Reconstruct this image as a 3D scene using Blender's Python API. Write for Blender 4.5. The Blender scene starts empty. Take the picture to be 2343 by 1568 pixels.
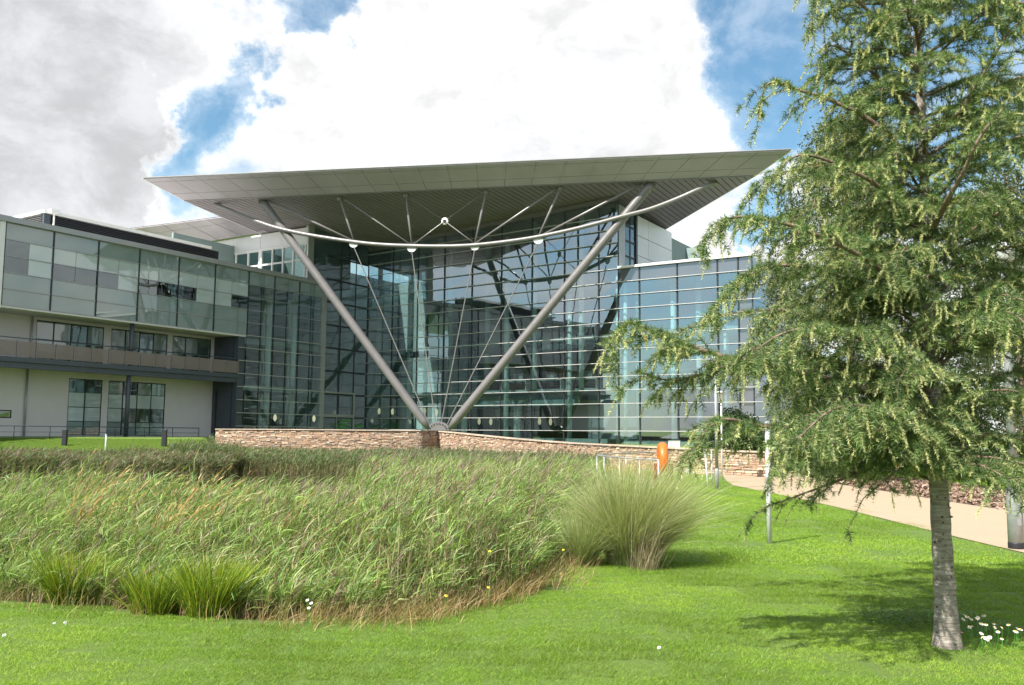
import bpy, math, random
import numpy as np
from mathutils import Vector, Matrix
R = math.radians
random.seed(7); rng = np.random.default_rng(11)
scene = bpy.context.scene
col = scene.collection

# ---------------------------------------------------------------- camera
FPX = 2100.0; W0, H0 = 2342.0, 1568.0
PITCH = math.atan((993 - 784) / FPX); ROLL = R(0.5)
cam_d = bpy.data.cameras.new('camera'); cam = bpy.data.objects.new('camera', cam_d); col.objects.link(cam)
cam_d.sensor_width = 36.0; cam_d.lens = 36.0 * FPX / W0; cam_d.clip_start = 0.05; cam_d.clip_end = 3000
CAM = Vector((0, 0, 1.6))
rot = (Matrix.Rotation(math.pi / 2 + PITCH, 3, 'X') @ Matrix.Rotation(ROLL, 3, 'Z'))
cam.matrix_world = Matrix.Translation(CAM) @ rot.to_4x4()
scene.camera = cam

def ray(px, py):
    return rot @ Vector(((px - W0 / 2) / FPX, (H0 / 2 - py) / FPX, -1.0))
def at_y(px, py, Y):
    d = ray(px, py); return CAM + d * (Y / d.y)
def at_z(px, py, z):
    d = ray(px, py); return CAM + d * ((z - CAM.z) / d.z)

# ---------------------------------------------------------------- sky, sun, exposure
SUN_EL = R(47); SUN_AZ_V = Vector((-0.68, -0.73, 0)).normalized()     # direction towards the sun
sun_vec = Vector((SUN_AZ_V.x * math.cos(SUN_EL), SUN_AZ_V.y * math.cos(SUN_EL), math.sin(SUN_EL)))
sd = bpy.data.lights.new('sun', 'SUN'); sd.energy = 5.0; sd.angle = R(0.55); sd.color = (1.0, 0.955, 0.89)
sun = bpy.data.objects.new('sun', sd); col.objects.link(sun)
sun.rotation_euler = sun_vec.to_track_quat('Z', 'Y').to_euler()
vs = scene.view_settings; vs.view_transform = 'Standard'; vs.look = 'None'; vs.gamma = 1.0; vs.use_curve_mapping = False
vs.exposure = 1.0

world = bpy.data.worlds.new('World'); scene.world = world; world.use_nodes = True
wn = world.node_tree; wn.nodes.clear()
class NT:
    def __init__(s, tree): s.t = tree
    def n(s, kind, **kw):
        o = s.t.nodes.new(kind)
        for k, v in kw.items(): setattr(o, k, v)
        return o
    def put(s, sock, v):
        if isinstance(v, bpy.types.NodeSocket): s.t.links.new(v, sock)
        elif v is not None: sock.default_value = v
    def math(s, op, a, b=None, c=None, clamp=False):
        o = s.n('ShaderNodeMath', operation=op); o.use_clamp = clamp
        s.put(o.inputs[0], a); s.put(o.inputs[1], b); s.put(o.inputs[2], c); return o.outputs[0]
    def vmath(s, op, a, b=None):
        o = s.n('ShaderNodeVectorMath', operation=op); s.put(o.inputs[0], a); s.put(o.inputs[1], b)
        return o.outputs['Value'] if op in ('DISTANCE', 'LENGTH', 'DOT_PRODUCT') else o.outputs[0]
    def rng(s, v, a, b, c=0.0, d=1.0, smooth=True):
        o = s.n('ShaderNodeMapRange'); o.interpolation_type = 'SMOOTHSTEP' if smooth else 'LINEAR'
        s.put(o.inputs[0], v); s.put(o.inputs[1], a); s.put(o.inputs[2], b); s.put(o.inputs[3], c); s.put(o.inputs[4], d)
        return o.outputs[0]
    def noise(s, vec, scale, detail=4, rough=0.55, dist=0.0):
        o = s.n('ShaderNodeTexNoise'); s.put(o.inputs['Vector'], vec); o.inputs['Scale'].default_value = scale
        o.inputs['Detail'].default_value = detail; o.inputs['Roughness'].default_value = rough; o.inputs['Distortion'].default_value = dist
        return o.outputs['Fac']
    def mix(s, f, a, b, mode='MIX'):
        o = s.n('ShaderNodeMix', data_type='RGBA', blend_type=mode)
        s.put(o.inputs[0], f); s.put(o.inputs[6], a); s.put(o.inputs[7], b); return o.outputs[2]
    def ramp(s, f, pts):
        o = s.n('ShaderNodeValToRGB'); e = o.color_ramp.elements
        e[0].position, e[0].color = pts[0][0], (*pts[0][1], 1); e[1].position, e[1].color = pts[-1][0], (*pts[-1][1], 1)
        for p, c in pts[1:-1]:
            q = e.new(p); q.color = (*c, 1)
        s.put(o.inputs[0], f); return o.outputs[0]
def C4(r, g=None, b=None):
    return (r, r, r, 1) if g is None else (r, g, b, 1)

w = NT(wn)
sky = w.n('ShaderNodeTexSky', sky_type='NISHITA'); sky.sun_disc = False; sky.sun_elevation = SUN_EL
sky.sun_rotation = math.atan2(SUN_AZ_V.x, SUN_AZ_V.y); sky.air_density = 1.0; sky.dust_density = 0.6; sky.ozone_density = 1.6
tc = w.n('ShaderNodeTexCoord').outputs['Generated']
dirn = w.vmath('NORMALIZE', tc)
# clouds live on a plane high above: flatter near the horizon
sep = w.n('ShaderNodeSeparateXYZ'); w.put(sep.inputs[0], dirn)
zc = w.math('MAXIMUM', sep.outputs[2], 0.02)
warp = w.n('ShaderNodeMapping'); w.put(warp.inputs[0], dirn); warp.inputs['Scale'].default_value = (1, 1, 1.5)
n1 = w.noise(warp.outputs[0], 3.1, 9, 0.56, 0.3)
n2 = w.noise(warp.outputs[0], 11.0, 7, 0.62, 0.4)
n3 = w.noise(warp.outputs[0], 34.0, 6, 0.6, 0.5)
cov = w.math('ADD', w.math('ADD', w.math('MULTIPLY', n1, 0.9), w.math('MULTIPLY', n2, 0.30)), w.math('MULTIPLY', n3, 0.12))
cov = w.math('ADD', cov, 0.012)
def vnoise(scale, detail, amp):
    o = w.n('ShaderNodeTexNoise'); w.put(o.inputs['Vector'], dirn); o.inputs['Scale'].default_value = scale; o.inputs['Detail'].default_value = detail; o.inputs['Roughness'].default_value = .62
    c = w.vmath('SUBTRACT', o.outputs['Color'], (.5, .5, .5)); s_ = w.n('ShaderNodeVectorMath', operation='SCALE'); w.put(s_.inputs[0], c); s_.inputs['Scale'].default_value = amp; return s_.outputs[0]
dirw = w.vmath('ADD', dirn, vnoise(5.5, 8, .30))
def blob(px, py, rad, wgt, acc, hard=0.0):
    d = ray(px, py).normalized()
    dd = w.vmath('DISTANCE', dirw, tuple(d))
    m = w.rng(dd, rad / FPX * hard, rad / FPX, wgt, 0.0)
    return w.math('ADD', acc, m)
# (pixel position, radius, weight): cumulus masses and the blue gaps between them
for b_ in [(1150, 230, 620, .30), (1330, 150, 420, .22), (800, 330, 380, .16), (60, 420, 560, .30), (320, 310, 150, .22), (260, 60, 380, .16), (120, 150, 300, .12),
           (1600, 620, 220, .20), (1760, 560, 190, .16), (1750, 350, 150, .08), (1960, 20, 150, .14), (1800, 600, 200, .12), (640, 120, 200, .10),
           (430, 215, 220, -.33), (570, 190, 140, -.24), (1730, 480, 100, -.26), (1660, 500, 60, -.2), (480, 290, 140, -.24), (390, 410, 110, -.26), (370, 530, 110, -.16), (730, 10, 130, -.36), (660, -40, 140, -.25), (880, 110, 60, -.12), (1010, 10, 110, -.22), (1080, 25, 80, -.16),
           (1850, 90, 310, -.60), (1760, 240, 150, -.18), (1560, -250, 260, -.2), (1700, 440, 110, -.18), (2150, 250, 330, -.34), (290, 90, 60, -.12)]:
    cov = blob(*b_, cov, 0.1)
mask = w.rng(cov, 0.57, 0.77)
thick = w.rng(cov, 0.62, 0.92)
shade_n = w.noise(warp.outputs[0], 2.3, 5, 0.5, 0.2)
grey = w.math('MULTIPLY', w.rng(shade_n, 0.35, 0.7), 0.3)
for b_ in [(0, 300, 620, .85), (150, 60, 520, .40), (60, 560, 360, .4), (380, 60, 300, .2), (1230, 330, 260, .5), (1050, 350, 220, .3), (1480, 250, 200, .25)]:
    grey = blob(*b_, grey, 0.15)
grey = w.math('MINIMUM', w.math('MULTIPLY', grey, thick), 1.0)
ccol = w.mix(grey, C4(0.60, 0.60, 0.60), C4(0.40, 0.405, 0.415))
# lit rims: the small-scale relief of the cloud
rel = w.rng(w.math('ADD', w.math('MULTIPLY', n2, .8), w.math('MULTIPLY', n3, .2)), 0.34, 0.64, 0.80, 1.12)
cm = w.n('ShaderNodeVectorMath', operation='SCALE'); w.put(cm.inputs[0], ccol); w.put(cm.inputs['Scale'], rel)
skyc = w.n('ShaderNodeVectorMath', operation='SCALE'); w.put(skyc.inputs[0], sky.outputs[0]); skyc.inputs['Scale'].default_value = 0.085
skb = w.mix(1.0, skyc.outputs[0], C4(.84, 1.08, 1.04), 'MULTIPLY')
skc = w.mix(w.math('ADD', w.rng(cov, .40, .66, .0, .22), w.rng(n2, .42, .72, 0, .30)), skb, C4(.62, .66, .7))
fin = w.mix(mask, skc, cm.outputs[0])
low = w.rng(sep.outputs[2], -0.06, 0.0)
fin = w.mix(low, C4(0.08, 0.1, 0.06), fin)
bg = w.n('ShaderNodeBackground'); w.put(bg.inputs[0], fin); bg.inputs[1].default_value = 1.0
out = w.n('ShaderNodeOutputWorld'); wn.links.new(bg.outputs[0], out.inputs[0])
# the physical sky goes into the background at strength 0.075 (its colour is scaled before the clouds are mixed in)

# ---------------------------------------------------------------- helpers
def thing(name, label, cat, loc=(0, 0, 0), group=None):
    o = bpy.data.objects.new(name, None); col.objects.link(o); o.location = loc
    o.empty_display_size = .2; o['label'] = label; o['category'] = cat
    if group: o['group'] = group
    return o
def tag(o, label=None, cat=None, group=None, kind=None):
    for k, v in (('label', label), ('category', cat), ('group', group), ('kind', kind)):
        if v: o[k] = v
    return o
class MB:
    def __init__(s): s.v = []; s.f = []; s.c = []
    def quad(s, a, b, c, d):
        i = len(s.v); s.v += [tuple(a), tuple(b), tuple(c), tuple(d)]; s.f.append((i, i + 1, i + 2, i + 3)); return s
    def poly(s, pts):
        i = len(s.v); s.v += [tuple(p) for p in pts]; s.f.append(tuple(range(i, i + len(pts)))); return s
    def hexa(s, p):                     # 8 corners: bottom 4 (ccw), top 4
        i = len(s.v); s.v += [tuple(q) for q in p]
        s.f += [tuple(i + k for k in f) for f in ((0, 3, 2, 1), (4, 5, 6, 7), (0, 1, 5, 4), (1, 2, 6, 5), (2, 3, 7, 6), (3, 0, 4, 7))]; return s
    def box(s, o, a, b, c):             # corner o and three edge vectors
        o, a, b, c = map(Vector, (o, a, b, c)); return s.hexa([o, o + a, o + a + b, o + b, o + c, o + a + c, o + a + b + c, o + b + c])
    def prism(s, pts, dv):              # extrude polygon by vector
        n = len(pts); i = len(s.v); dv = Vector(dv)
        s.v += [tuple(p) for p in pts] + [tuple(Vector(p) + dv) for p in pts]
        s.f.append(tuple(range(i + n - 1, i - 1, -1))); s.f.append(tuple(range(i + n, i + 2 * n)))
        for k in range(n):
            j = (k + 1) % n; s.f.append((i + k, i + j, i + n + j, i + n + k))
        return s
    def tube(s, pts, rad, n=10, caps=True):
        pts = [Vector(p) for p in pts]
        if not hasattr(rad, '__len__'): rad = [rad] * len(pts)
        base = len(s.v); up = None
        for k, p in enumerate(pts):
            t = (pts[min(k + 1, len(pts) - 1)] - pts[max(k - 1, 0)]).normalized()
            if up is None:
                up = Vector((0, 0, 1)) if abs(t.z) < .9 else Vector((1, 0, 0))
            x = t.cross(up).normalized(); y = x.cross(t).normalized(); up = y
            for j in range(n):
                a = 2 * math.pi * j / n; s.v.append(tuple(p + (x * math.cos(a) + y * math.sin(a)) * rad[k]))
        for k in range(len(pts) - 1):
            for j in range(n):
                a = base + k * n + j; b = base + k * n + (j + 1) % n; s.f.append((a, b, b + n, a + n))
        if caps:
            s.f.append(tuple(base + j for j in range(n - 1, -1, -1))); e = base + (len(pts) - 1) * n; s.f.append(tuple(e + j for j in range(n)))
        return s
    def lathe(s, c, prof, n=16, axis=None):
        c = Vector(c); ax = Vector(axis or (0, 0, 1)).normalized(); x = ax.orthogonal().normalized(); y = ax.cross(x)
        base = len(s.v)
        for r, h in prof:
            for j in range(n):
                a = 2 * math.pi * j / n; s.v.append(tuple(c + ax * h + (x * math.cos(a) + y * math.sin(a)) * r))
        for k in range(len(prof) - 1):
            for j in range(n):
                a = base + k * n + j; b = base + k * n + (j + 1) % n; s.f.append((a, b, b + n, a + n))
        s.f.append(tuple(base + j for j in range(n - 1, -1, -1))); e = base + (len(prof) - 1) * n; s.f.append(tuple(e + j for j in range(n)))
        return s
    def build(s, name, mat, parent=None, smooth=False, origin=None):
        me = bpy.data.meshes.new(name)
        if parent is not None: off = Vector(parent.matrix_basis.translation) if parent.parent is None else Vector(parent.parent.matrix_basis.translation)
        elif origin is not None: off = Vector(origin)
        else: off = Vector((0, 0, 0))
        me.from_pydata([tuple(Vector(v) - off) for v in s.v], [], s.f)
        me.materials.append(mat)
        if smooth: me.polygons.foreach_set('use_smooth', [True] * len(me.polygons))
        if s.c:
            ca = me.color_attributes.new('Col', 'FLOAT_COLOR', 'POINT')
            ca.data.foreach_set('color', np.array([(*q, 1.0) for q in s.c], dtype=np.float32).ravel())
        me.update()
        o = bpy.data.objects.new(name, me); col.objects.link(o)
        if parent is not None: o.parent = parent
        elif origin is not None: o.location = origin
        return o
def np_mesh(name, verts, faces_tri, colors, mat, parent=None, origin=(0, 0, 0), smooth=False, nrm_up=0):
    me = bpy.data.meshes.new(name); nv = len(verts); nf = len(faces_tri)
    me.vertices.add(nv); me.loops.add(nf * 3); me.polygons.add(nf)
    me.vertices.foreach_set('co', (verts - np.array(origin)).astype(np.float32).ravel())
    me.loops.foreach_set('vertex_index', faces_tri.astype(np.int32).ravel())
    me.polygons.foreach_set('loop_start', np.arange(0, nf * 3, 3, dtype=np.int32))
    me.polygons.foreach_set('loop_total', np.full(nf, 3, dtype=np.int32))
    me.update(calc_edges=True)
    if colors is not None:
        ca = me.color_attributes.new('Col', 'FLOAT_COLOR', 'POINT')
        cc = np.ones((nv, 4), dtype=np.float32); cc[:, :3] = colors; ca.data.foreach_set('color', cc.ravel())
    me.materials.append(mat)
    if smooth: me.polygons.foreach_set('use_smooth', np.ones(nf, dtype=bool))
    o = bpy.data.objects.new(name, me); col.objects.link(o)
    if parent is not None: o.parent = parent
    else: o.location = origin
    return o

# ---------------------------------------------------------------- materials
def newmat(name):
    m = bpy.data.materials.new(name); m.use_nodes = True; m.node_tree.nodes.clear(); t = NT(m.node_tree)
    o = t.n('ShaderNodeOutputMaterial'); return m, t, o
def pbr(name, colr, rough=.5, metal=0.0, coat=0.0, nscale=0.0, namp=0.12, bump=0.0, bscale=20, vcol=False, spec=.5, coat_ior=1.5, coat_rough=.02, stretch=None, wear=0.0):
    m, t, o = newmat(name); b = t.n('ShaderNodeBsdfPrincipled')
    if vcol: c = t.n('ShaderNodeVertexColor', layer_name='Col').outputs[0]
    else:
        c = t.n('ShaderNodeRGB').outputs[0]; c.default_value = C4(*colr)
    tco = t.n('ShaderNodeTexCoord').outputs['Object']
    if stretch:
        mp = t.n('ShaderNodeMapping'); t.put(mp.inputs[0], tco); mp.inputs['Scale'].default_value = stretch; tco = mp.outputs[0]
    if nscale:
        n = t.noise(tco, nscale, 6, .6)
        f = t.rng(n, .3, .7, 1 - namp, 1 + namp, False)
        sc = t.n('ShaderNodeVectorMath', operation='SCALE'); t.put(sc.inputs[0], c); t.put(sc.inputs['Scale'], f); c = sc.outputs[0]
    if wear:
        n = t.noise(tco, nscale * 3 + 2, 8, .7); c = t.mix(t.rng(n, .55, .75, 0, wear), c, C4(.16, .14, .11))
    t.put(b.inputs['Base Color'], c); b.inputs['Metallic'].default_value = metal; b.inputs['Specular IOR Level'].default_value = spec
    b.inputs['Roughness'].default_value = rough
    if nscale: t.put(b.inputs['Roughness'], t.rng(t.noise(tco, nscale * 2.3, 4), .3, .7, max(.02, rough - .07), rough + .07, False))
    b.inputs['Coat Weight'].default_value = coat; b.inputs['Coat IOR'].default_value = coat_ior; b.inputs['Coat Roughness'].default_value = coat_rough
    if bump:
        bp = t.n('ShaderNodeBump'); bp.inputs['Strength'].default_value = bump; bp.inputs['Distance'].default_value = .02
        t.put(bp.inputs['Height'], t.noise(tco, bscale, 6, .6)); t.put(b.inputs['Normal'], bp.outputs[0])
    m.node_tree.links.new(b.outputs[0], o.inputs[0]); return m
def leafmat(name, trans=.35, rough=.55, gain=1.0, spec=.35):
    m, t, o = newmat(name); c = t.n('ShaderNodeVertexColor', layer_name='Col').outputs[0]
    b = t.n('ShaderNodeBsdfPrincipled'); t.put(b.inputs['Base Color'], c); b.inputs['Roughness'].default_value = rough; b.inputs['Specular IOR Level'].default_value = spec
    tr = t.n('ShaderNodeBsdfTranslucent'); tcx = t.mix(1.0, c, C4(1.0, 1.0, .55), 'MULTIPLY'); t.put(tr.inputs[0], tcx)
    mx = t.n('ShaderNodeMixShader'); mx.inputs[0].default_value = trans
    m.node_tree.links.new(b.outputs[0], mx.inputs[1]); m.node_tree.links.new(tr.outputs[0], mx.inputs[2]); m.node_tree.links.new(mx.outputs[0], o.inputs[0]); return m
def glassmat(name, tint=(.6, .76, .74), ior=2.3, refl=(.86, .96, .97), rough=0.0, wav=.006, mn=0.0):
    m, t, o = newmat(name)
    tr = t.n('ShaderNodeBsdfTransparent'); tr.inputs[0].default_value = C4(*[math.sqrt(x) for x in tint])
    gl = t.n('ShaderNodeBsdfGlossy'); gl.inputs['Color'].default_value = C4(*refl); gl.inputs['Roughness'].default_value = rough
    bp = t.n('ShaderNodeBump'); bp.inputs['Strength'].default_value = .35; bp.inputs['Distance'].default_value = wav
    g = t.n('ShaderNodeTexCoord').outputs['Object']
    t.put(bp.inputs['Height'], t.noise(g, .55, 1, .4)); t.put(gl.inputs['Normal'], bp.outputs[0])
    fr = t.n('ShaderNodeFresnel'); fr.inputs[0].default_value = ior
    geo = t.n('ShaderNodeNewGeometry').outputs['Backfacing']
    f = t.math('MULTIPLY', t.math('ADD', fr.outputs[0], mn, clamp=True), t.math('SUBTRACT', 1.0, geo))
    mx = t.n('ShaderNodeMixShader'); t.put(mx.inputs[0], f)
    m.node_tree.links.new(tr.outputs[0], mx.inputs[1]); m.node_tree.links.new(gl.outputs[0], mx.inputs[2]); m.node_tree.links.new(mx.outputs[0], o.inputs[0]); return m
M = dict(
 glass=glassmat('tinted_glass'), mirror=glassmat('reflective_glass', (.46, .62, .62), 3.4, (.86, .94, 1.0)), glass_clear=glassmat('clear_glass', (.8, .88, .86), 1.9),
 spandrel=pbr('spandrel_glass', (.155, .215, .205), .45, coat=1, coat_ior=2.0, nscale=.25, namp=.08),
 spandrel_grey=pbr('grey_spandrel_glass', (.06, .065, .075), .4, coat=1, coat_ior=2.2, nscale=.3, namp=.1),
 blind=pbr('blind_glass', (.37, .44, .43), .5, coat=1, coat_ior=2.0, nscale=.4, namp=.06),
 mullion=pbr('dark_mullion', (.035, .038, .042), .4, .4),
 steel=pbr('painted_steel', (.165, .155, .152), .32, .1, nscale=1.5, namp=.07, wear=.05),
 steel_light=pbr('light_steel', (.185, .178, .172), .33, .1, nscale=1.2, namp=.06),
 white=pbr('white_metal', (.74, .73, .71), .4, nscale=1.5, namp=.04, wear=.08),
 panel=pbr('white_cladding', (.66, .65, .64), .35, .1, nscale=.5, namp=.04),
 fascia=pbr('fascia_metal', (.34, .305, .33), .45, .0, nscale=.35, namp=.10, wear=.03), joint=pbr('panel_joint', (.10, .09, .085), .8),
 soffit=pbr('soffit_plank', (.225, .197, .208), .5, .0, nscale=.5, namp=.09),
 gap=pbr('dark_gap', (.02, .02, .02), .9),
 fin=pbr('aluminium_fin', (.52, .51, .50), .4, .25, nscale=1, namp=.05),
 cream=pbr('cream_render', (.60, .575, .57), .85, nscale=.35, namp=.07, bump=.1, bscale=60, wear=.03),
 bluegrey=pbr('bluegrey_paint', (.055, .066, .082), .45, nscale=1, namp=.1),
 louvre=pbr('dark_louvre', (.05, .053, .06), .5, .2),
 cap=pbr('grey_cap', (.33, .335, .34), .4, .3, nscale=.8, namp=.06),
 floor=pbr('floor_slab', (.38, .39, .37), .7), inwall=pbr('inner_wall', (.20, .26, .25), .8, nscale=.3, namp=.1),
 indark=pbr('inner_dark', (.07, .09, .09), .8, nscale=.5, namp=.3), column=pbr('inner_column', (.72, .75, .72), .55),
 desk=pbr('desk', (.6, .6, .56), .5), mesh=None, orange=pbr('orange_plastic', (.78, .13, .01), .42, coat=.15, nscale=3, namp=.06, wear=.06),
 rust=pbr('rust_steel', (.2, .06, .025), .8, nscale=6, namp=.35), galv=pbr('galvanised', (.36, .37, .38), .45, .45, nscale=7, namp=.16, wear=.15),
 whitepole=pbr('pale_pole', (.68, .68, .68), .4, .1, nscale=4, namp=.06, wear=.2), timber=pbr('deck_board', (.28, .25, .2), .85, nscale=5, namp=.2),
 stone=pbr('wall_stone', (1, 1, 1), .88, nscale=9, namp=.22, bump=.5, bscale=30, vcol=True), mortar=pbr('wall_core', (.13, .1, .075), .95, nscale=8, namp=.3),
 red=pbr('red_item', (.5, .06, .04), .5), green=pbr('green_film', (.07, .30, .03), .5), black=pbr('black_paint', (.015, .015, .018), .5), yellow=pbr('yellow_item', (.7, .5, .05), .5),
 leaf=leafmat('reed_leaf', .38), needle=leafmat('needle', .24, .5), grass=leafmat('grass_blade', .4, .5), treeleaf=leafmat('tree_leaf', .3),
 petal=pbr('petal', (.8, .8, .78), .6), pollen=pbr('pollen', (.75, .45, .02), .7), lamp=None)
def meshpanel():
    m, t, o = newmat('balustrade_mesh'); b = t.n('ShaderNodeBsdfPrincipled'); b.inputs['Base Color'].default_value = C4(.25, .20, .18); b.inputs['Roughness'].default_value = .5
    tr = t.n('ShaderNodeBsdfTransparent'); mx = t.n('ShaderNodeMixShader'); mx.inputs[0].default_value = .62
    m.node_tree.links.new(tr.outputs[0], mx.inputs[1]); m.node_tree.links.new(b.outputs[0], mx.inputs[2]); m.node_tree.links.new(mx.outputs[0], o.inputs[0]); return m
M['mesh'] = meshpanel()
def lampmat():
    m, t, o = newmat('lit_shade'); e = t.n('ShaderNodeEmission'); e.inputs[0].default_value = C4(1, .82, .5); e.inputs[1].default_value = .55
    m.node_tree.links.new(e.outputs[0], o.inputs[0]); return m
M['lamp'] = lampmat()
# ---------------------------------------------------------------- terrain
def sstep(a, b, x):
    t = np.clip((np.asarray(x, float) - a) / (b - a), 0, 1); return t * t * (3 - 2 * t)
# retaining wall plan: (pixel x, distance) -> plan points, heights of the coping
WL = [(493, 60.8, 981), (600, 60.3, 981.5), (740, 60.0, 982.5), (860, 59.8, 983.5), (964.6, 60.0, 984.5)]
WR = [(1001, 61.6, 986), (1045, 60, 990), (1089, 58, 994.5), (1165, 54.5, 1002), (1250, 51, 1009), (1306, 48.6, 1013), (1380, 45.5, 1016.5), (1450, 42.8, 1020), (1568, 39.4, 1025.5), (1650, 37.4, 1030), (1760, 35.8, 1033)]
WLp = [at_y(*(a, c, b)) for a, b, c in WL]; WRp = [at_y(*(a, c, b)) for a, b, c in WR]
wall_xy = np.array([(p.x, p.y) for p in WLp + WRp])
near_x = np.array([-60, -30, -12, -8, -4.8, -3.3, -2.1, -1.2, -.66, -.36, .1, .45, .75, 1.0, 1.6, 60]); near_y = np.array([10, 9.6, 9.2, 8.9, 8.65, 8.2, 7.85, 7.9, 8.2, 8.6, 9.2, 10.1, 11.6, 14., 18., 400])
def ynear(x): return np.interp(x, near_x, near_y)
right_y = np.array([0, 9, 10.5, 11.8, 14, 18, 22, 26, 36, 45, 60]); right_x = np.array([.3, .3, .5, .75, 1.0, 1.55, 2.2, 2.7, 3.8, 4.6, 6])
def xright(y): return np.interp(y, right_y, right_x)
# wall front line as y(x) (single valued in x)
def ywall(x):
    return np.interp(x, [wall_xy[0, 0] - .01] + list(wall_xy[:, 0]), [60.8] + list(wall_xy[:, 1]))
XWL = wall_xy[0, 0]; XWR = wall_xy[-1, 0]
def nz(x, y, s, ph=0):
    return (np.sin(x * s + ph) * np.cos(y * s * 1.13 + ph * 2.1) + .5 * np.sin(x * s * 2.3 + y * s * 1.7 + ph * 3))/1.5
def height(x, y):
    x = np.asarray(x, float); y = np.asarray(y, float)
    rise = sstep(.9, 2.2, y - ywall(x)) * .95 * sstep(XWR + 1.5, XWR - .5, x)
    farL = np.clip((y - 42.5) / 12, 0, 1) * 1.2
    farR = sstep(34, 60, y) * .9
    XB = -.322 * y; fl = sstep(.6, -.6, x - XB) * (y > 30)
    lin = np.maximum(farL * fl, np.where(x > XWR, np.maximum(farR, rise), rise))
    yfar = np.where(x < XB, 43.5, ywall(x) + 1)
    d = np.minimum(np.minimum(y - ynear(x), xright(y) - x), yfar - y)
    pond = -.62 * sstep(0, 2.6, d)
    lawn = .03 * nz(x, y, .45) * (y < 40) + np.where(y < 40, .008 * nz(x, y, .9, 2), 0)
    lawn = lawn * sstep(0, 2, y) * (1 - sstep(30, 36, y))
    flat = sstep(6.4, 7.2, x) * (1 - sstep(15.6, 16.4, x))
    return lin + pond + lawn * (1 - flat)
def lines(a, b, fine0, fine1, step, grow=1.22):
    L = list(np.arange(fine0, fine1 + step, step)); s = step
    while L[0] > a: s *= grow; L.insert(0, max(a, L[0] - s))
    s = step
    while L[-1] < b: s *= grow; L.append(min(b, L[-1] + s))
    return np.array(L)
gx = lines(-600, 600, -24, 20, .4); gy = lines(-300, 1500, -2, 64, .4)
X, Y = np.meshgrid(gx, gy); Z = height(X, Y)
verts = np.stack([X.ravel(), Y.ravel(), Z.ravel()], 1)
nx, ny = len(gx), len(gy); ii, jj = np.meshgrid(np.arange(nx - 1), np.arange(ny - 1)); a = (jj * nx + ii).ravel()
tris = np.concatenate([np.stack([a, a + 1, a + nx + 1], 1), np.stack([a, a + nx + 1, a + nx], 1)])
def groundmat():
    m, t, o = newmat('lawn_soil'); g = t.n('ShaderNodeTexCoord').outputs['Object']; b = t.n('ShaderNodeBsdfPrincipled')
    n1 = t.noise(g, .45, 6, .6); n2 = t.noise(g, 9, 8, .7); n3 = t.noise(g, 70, 4, .7)
    c = t.ramp(n1, [(.3, (.10, .18, .022)), (.5, (.13, .215, .026)), (.7, (.155, .24, .03))])
    c = t.mix(t.rng(n2, .35, .65, 0, .5), c, C4(.085, .15, .018)); c = t.mix(t.rng(n3, .45, .7, 0, .45), c, C4(.19, .25, .05))
    # pond bed and banks: dark mud below the lawn level
    z = t.n('ShaderNodeSeparateXYZ'); t.put(z.inputs[0], g)
    c = t.mix(t.rng(z.outputs[2], -.1, -.3), c, C4(.05, .04, .022))
    t.put(b.inputs['Base Color'], c); b.inputs['Roughness'].default_value = .9
    bp = t.n('ShaderNodeBump'); bp.inputs['Strength'].default_value = .8; bp.inputs['Distance'].default_value = .05; t.put(bp.inputs['Height'], t.math('ADD', n2, n3)); t.put(b.inputs['Normal'], bp.outputs[0])
    m.node_tree.links.new(b.outputs[0], o.inputs[0]); return m
M['ground'] = groundmat()
o = np_mesh('ground', verts, tris, None, M['ground'], smooth=True); tag(o, kind='structure')
def watermat():
    m, t, o = newmat('pond_water'); b = t.n('ShaderNodeBsdfPrincipled'); b.inputs['Base Color'].default_value = C4(.012, .011, .006); b.inputs['Roughness'].default_value = .06
    g = t.n('ShaderNodeTexCoord').outputs['Object']; bp = t.n('ShaderNodeBump'); bp.inputs['Strength'].default_value = .25; bp.inputs['Distance'].default_value = .03
    t.put(bp.inputs['Height'], t.noise(g, 4, 4)); t.put(b.inputs['Normal'], bp.outputs[0]); m.node_tree.links.new(b.outputs[0], o.inputs[0]); return m
mb = MB(); mb.poly([(-80, 9, -.45), (1.2, 9, -.45), (2, 20, -.45), (6, 45, -.45), (-4, 60.5, -.45), (-22, 61.3, -.45), (-80, 46, -.45)])
tag(mb.build('water', watermat()), kind='structure')
# path and mulch bed
def sheet(name, xs, ys, z, mat):
    v = []; f = []
    for y, (x0, x1) in zip(ys, xs): v += [(x0, y, z + float(height(x0, y))*0+max(0,float(sstep(34,60,np.array(y))*.9))), (x1, y, z + max(0,float(sstep(34,60,np.array(y))*.9)))]
    for k in range(len(ys) - 1): f.append((2 * k, 2 * k + 1, 2 * k + 3, 2 * k + 2))
    mb = MB(); mb.v = v; mb.f = f; return mb.build(name, mat)
def pathmat():
    m, t, o = newmat('bound_gravel'); g = t.n('ShaderNodeTexCoord').outputs['Object']; b = t.n('ShaderNodeBsdfPrincipled')
    n = t.noise(g, 60, 5, .8); n1 = t.noise(g, .8, 5, .6)
    c = t.ramp(n, [(.3, (.27, .20, .125)), (.55, (.37, .285, .19)), (.75, (.46, .37, .26))]); c = t.mix(t.rng(n1, .4, .7, 0, .25), c, C4(.30, .22, .17))
    t.put(b.inputs['Base Color'], c); b.inputs['Roughness'].default_value = .9; bp = t.n('ShaderNodeBump'); bp.inputs['Strength'].default_value = .3; bp.inputs['Distance'].default_value = .01
    t.put(bp.inputs['Height'], n); t.put(b.inputs['Normal'], bp.outputs[0]); m.node_tree.links.new(b.outputs[0], o.inputs[0]); return m
ys = list(np.arange(4, 44, 1.0))
def pxl(y): return 7.3 + .12 * math.sin(y * .35) + max(0, y - 30) * .16
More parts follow.
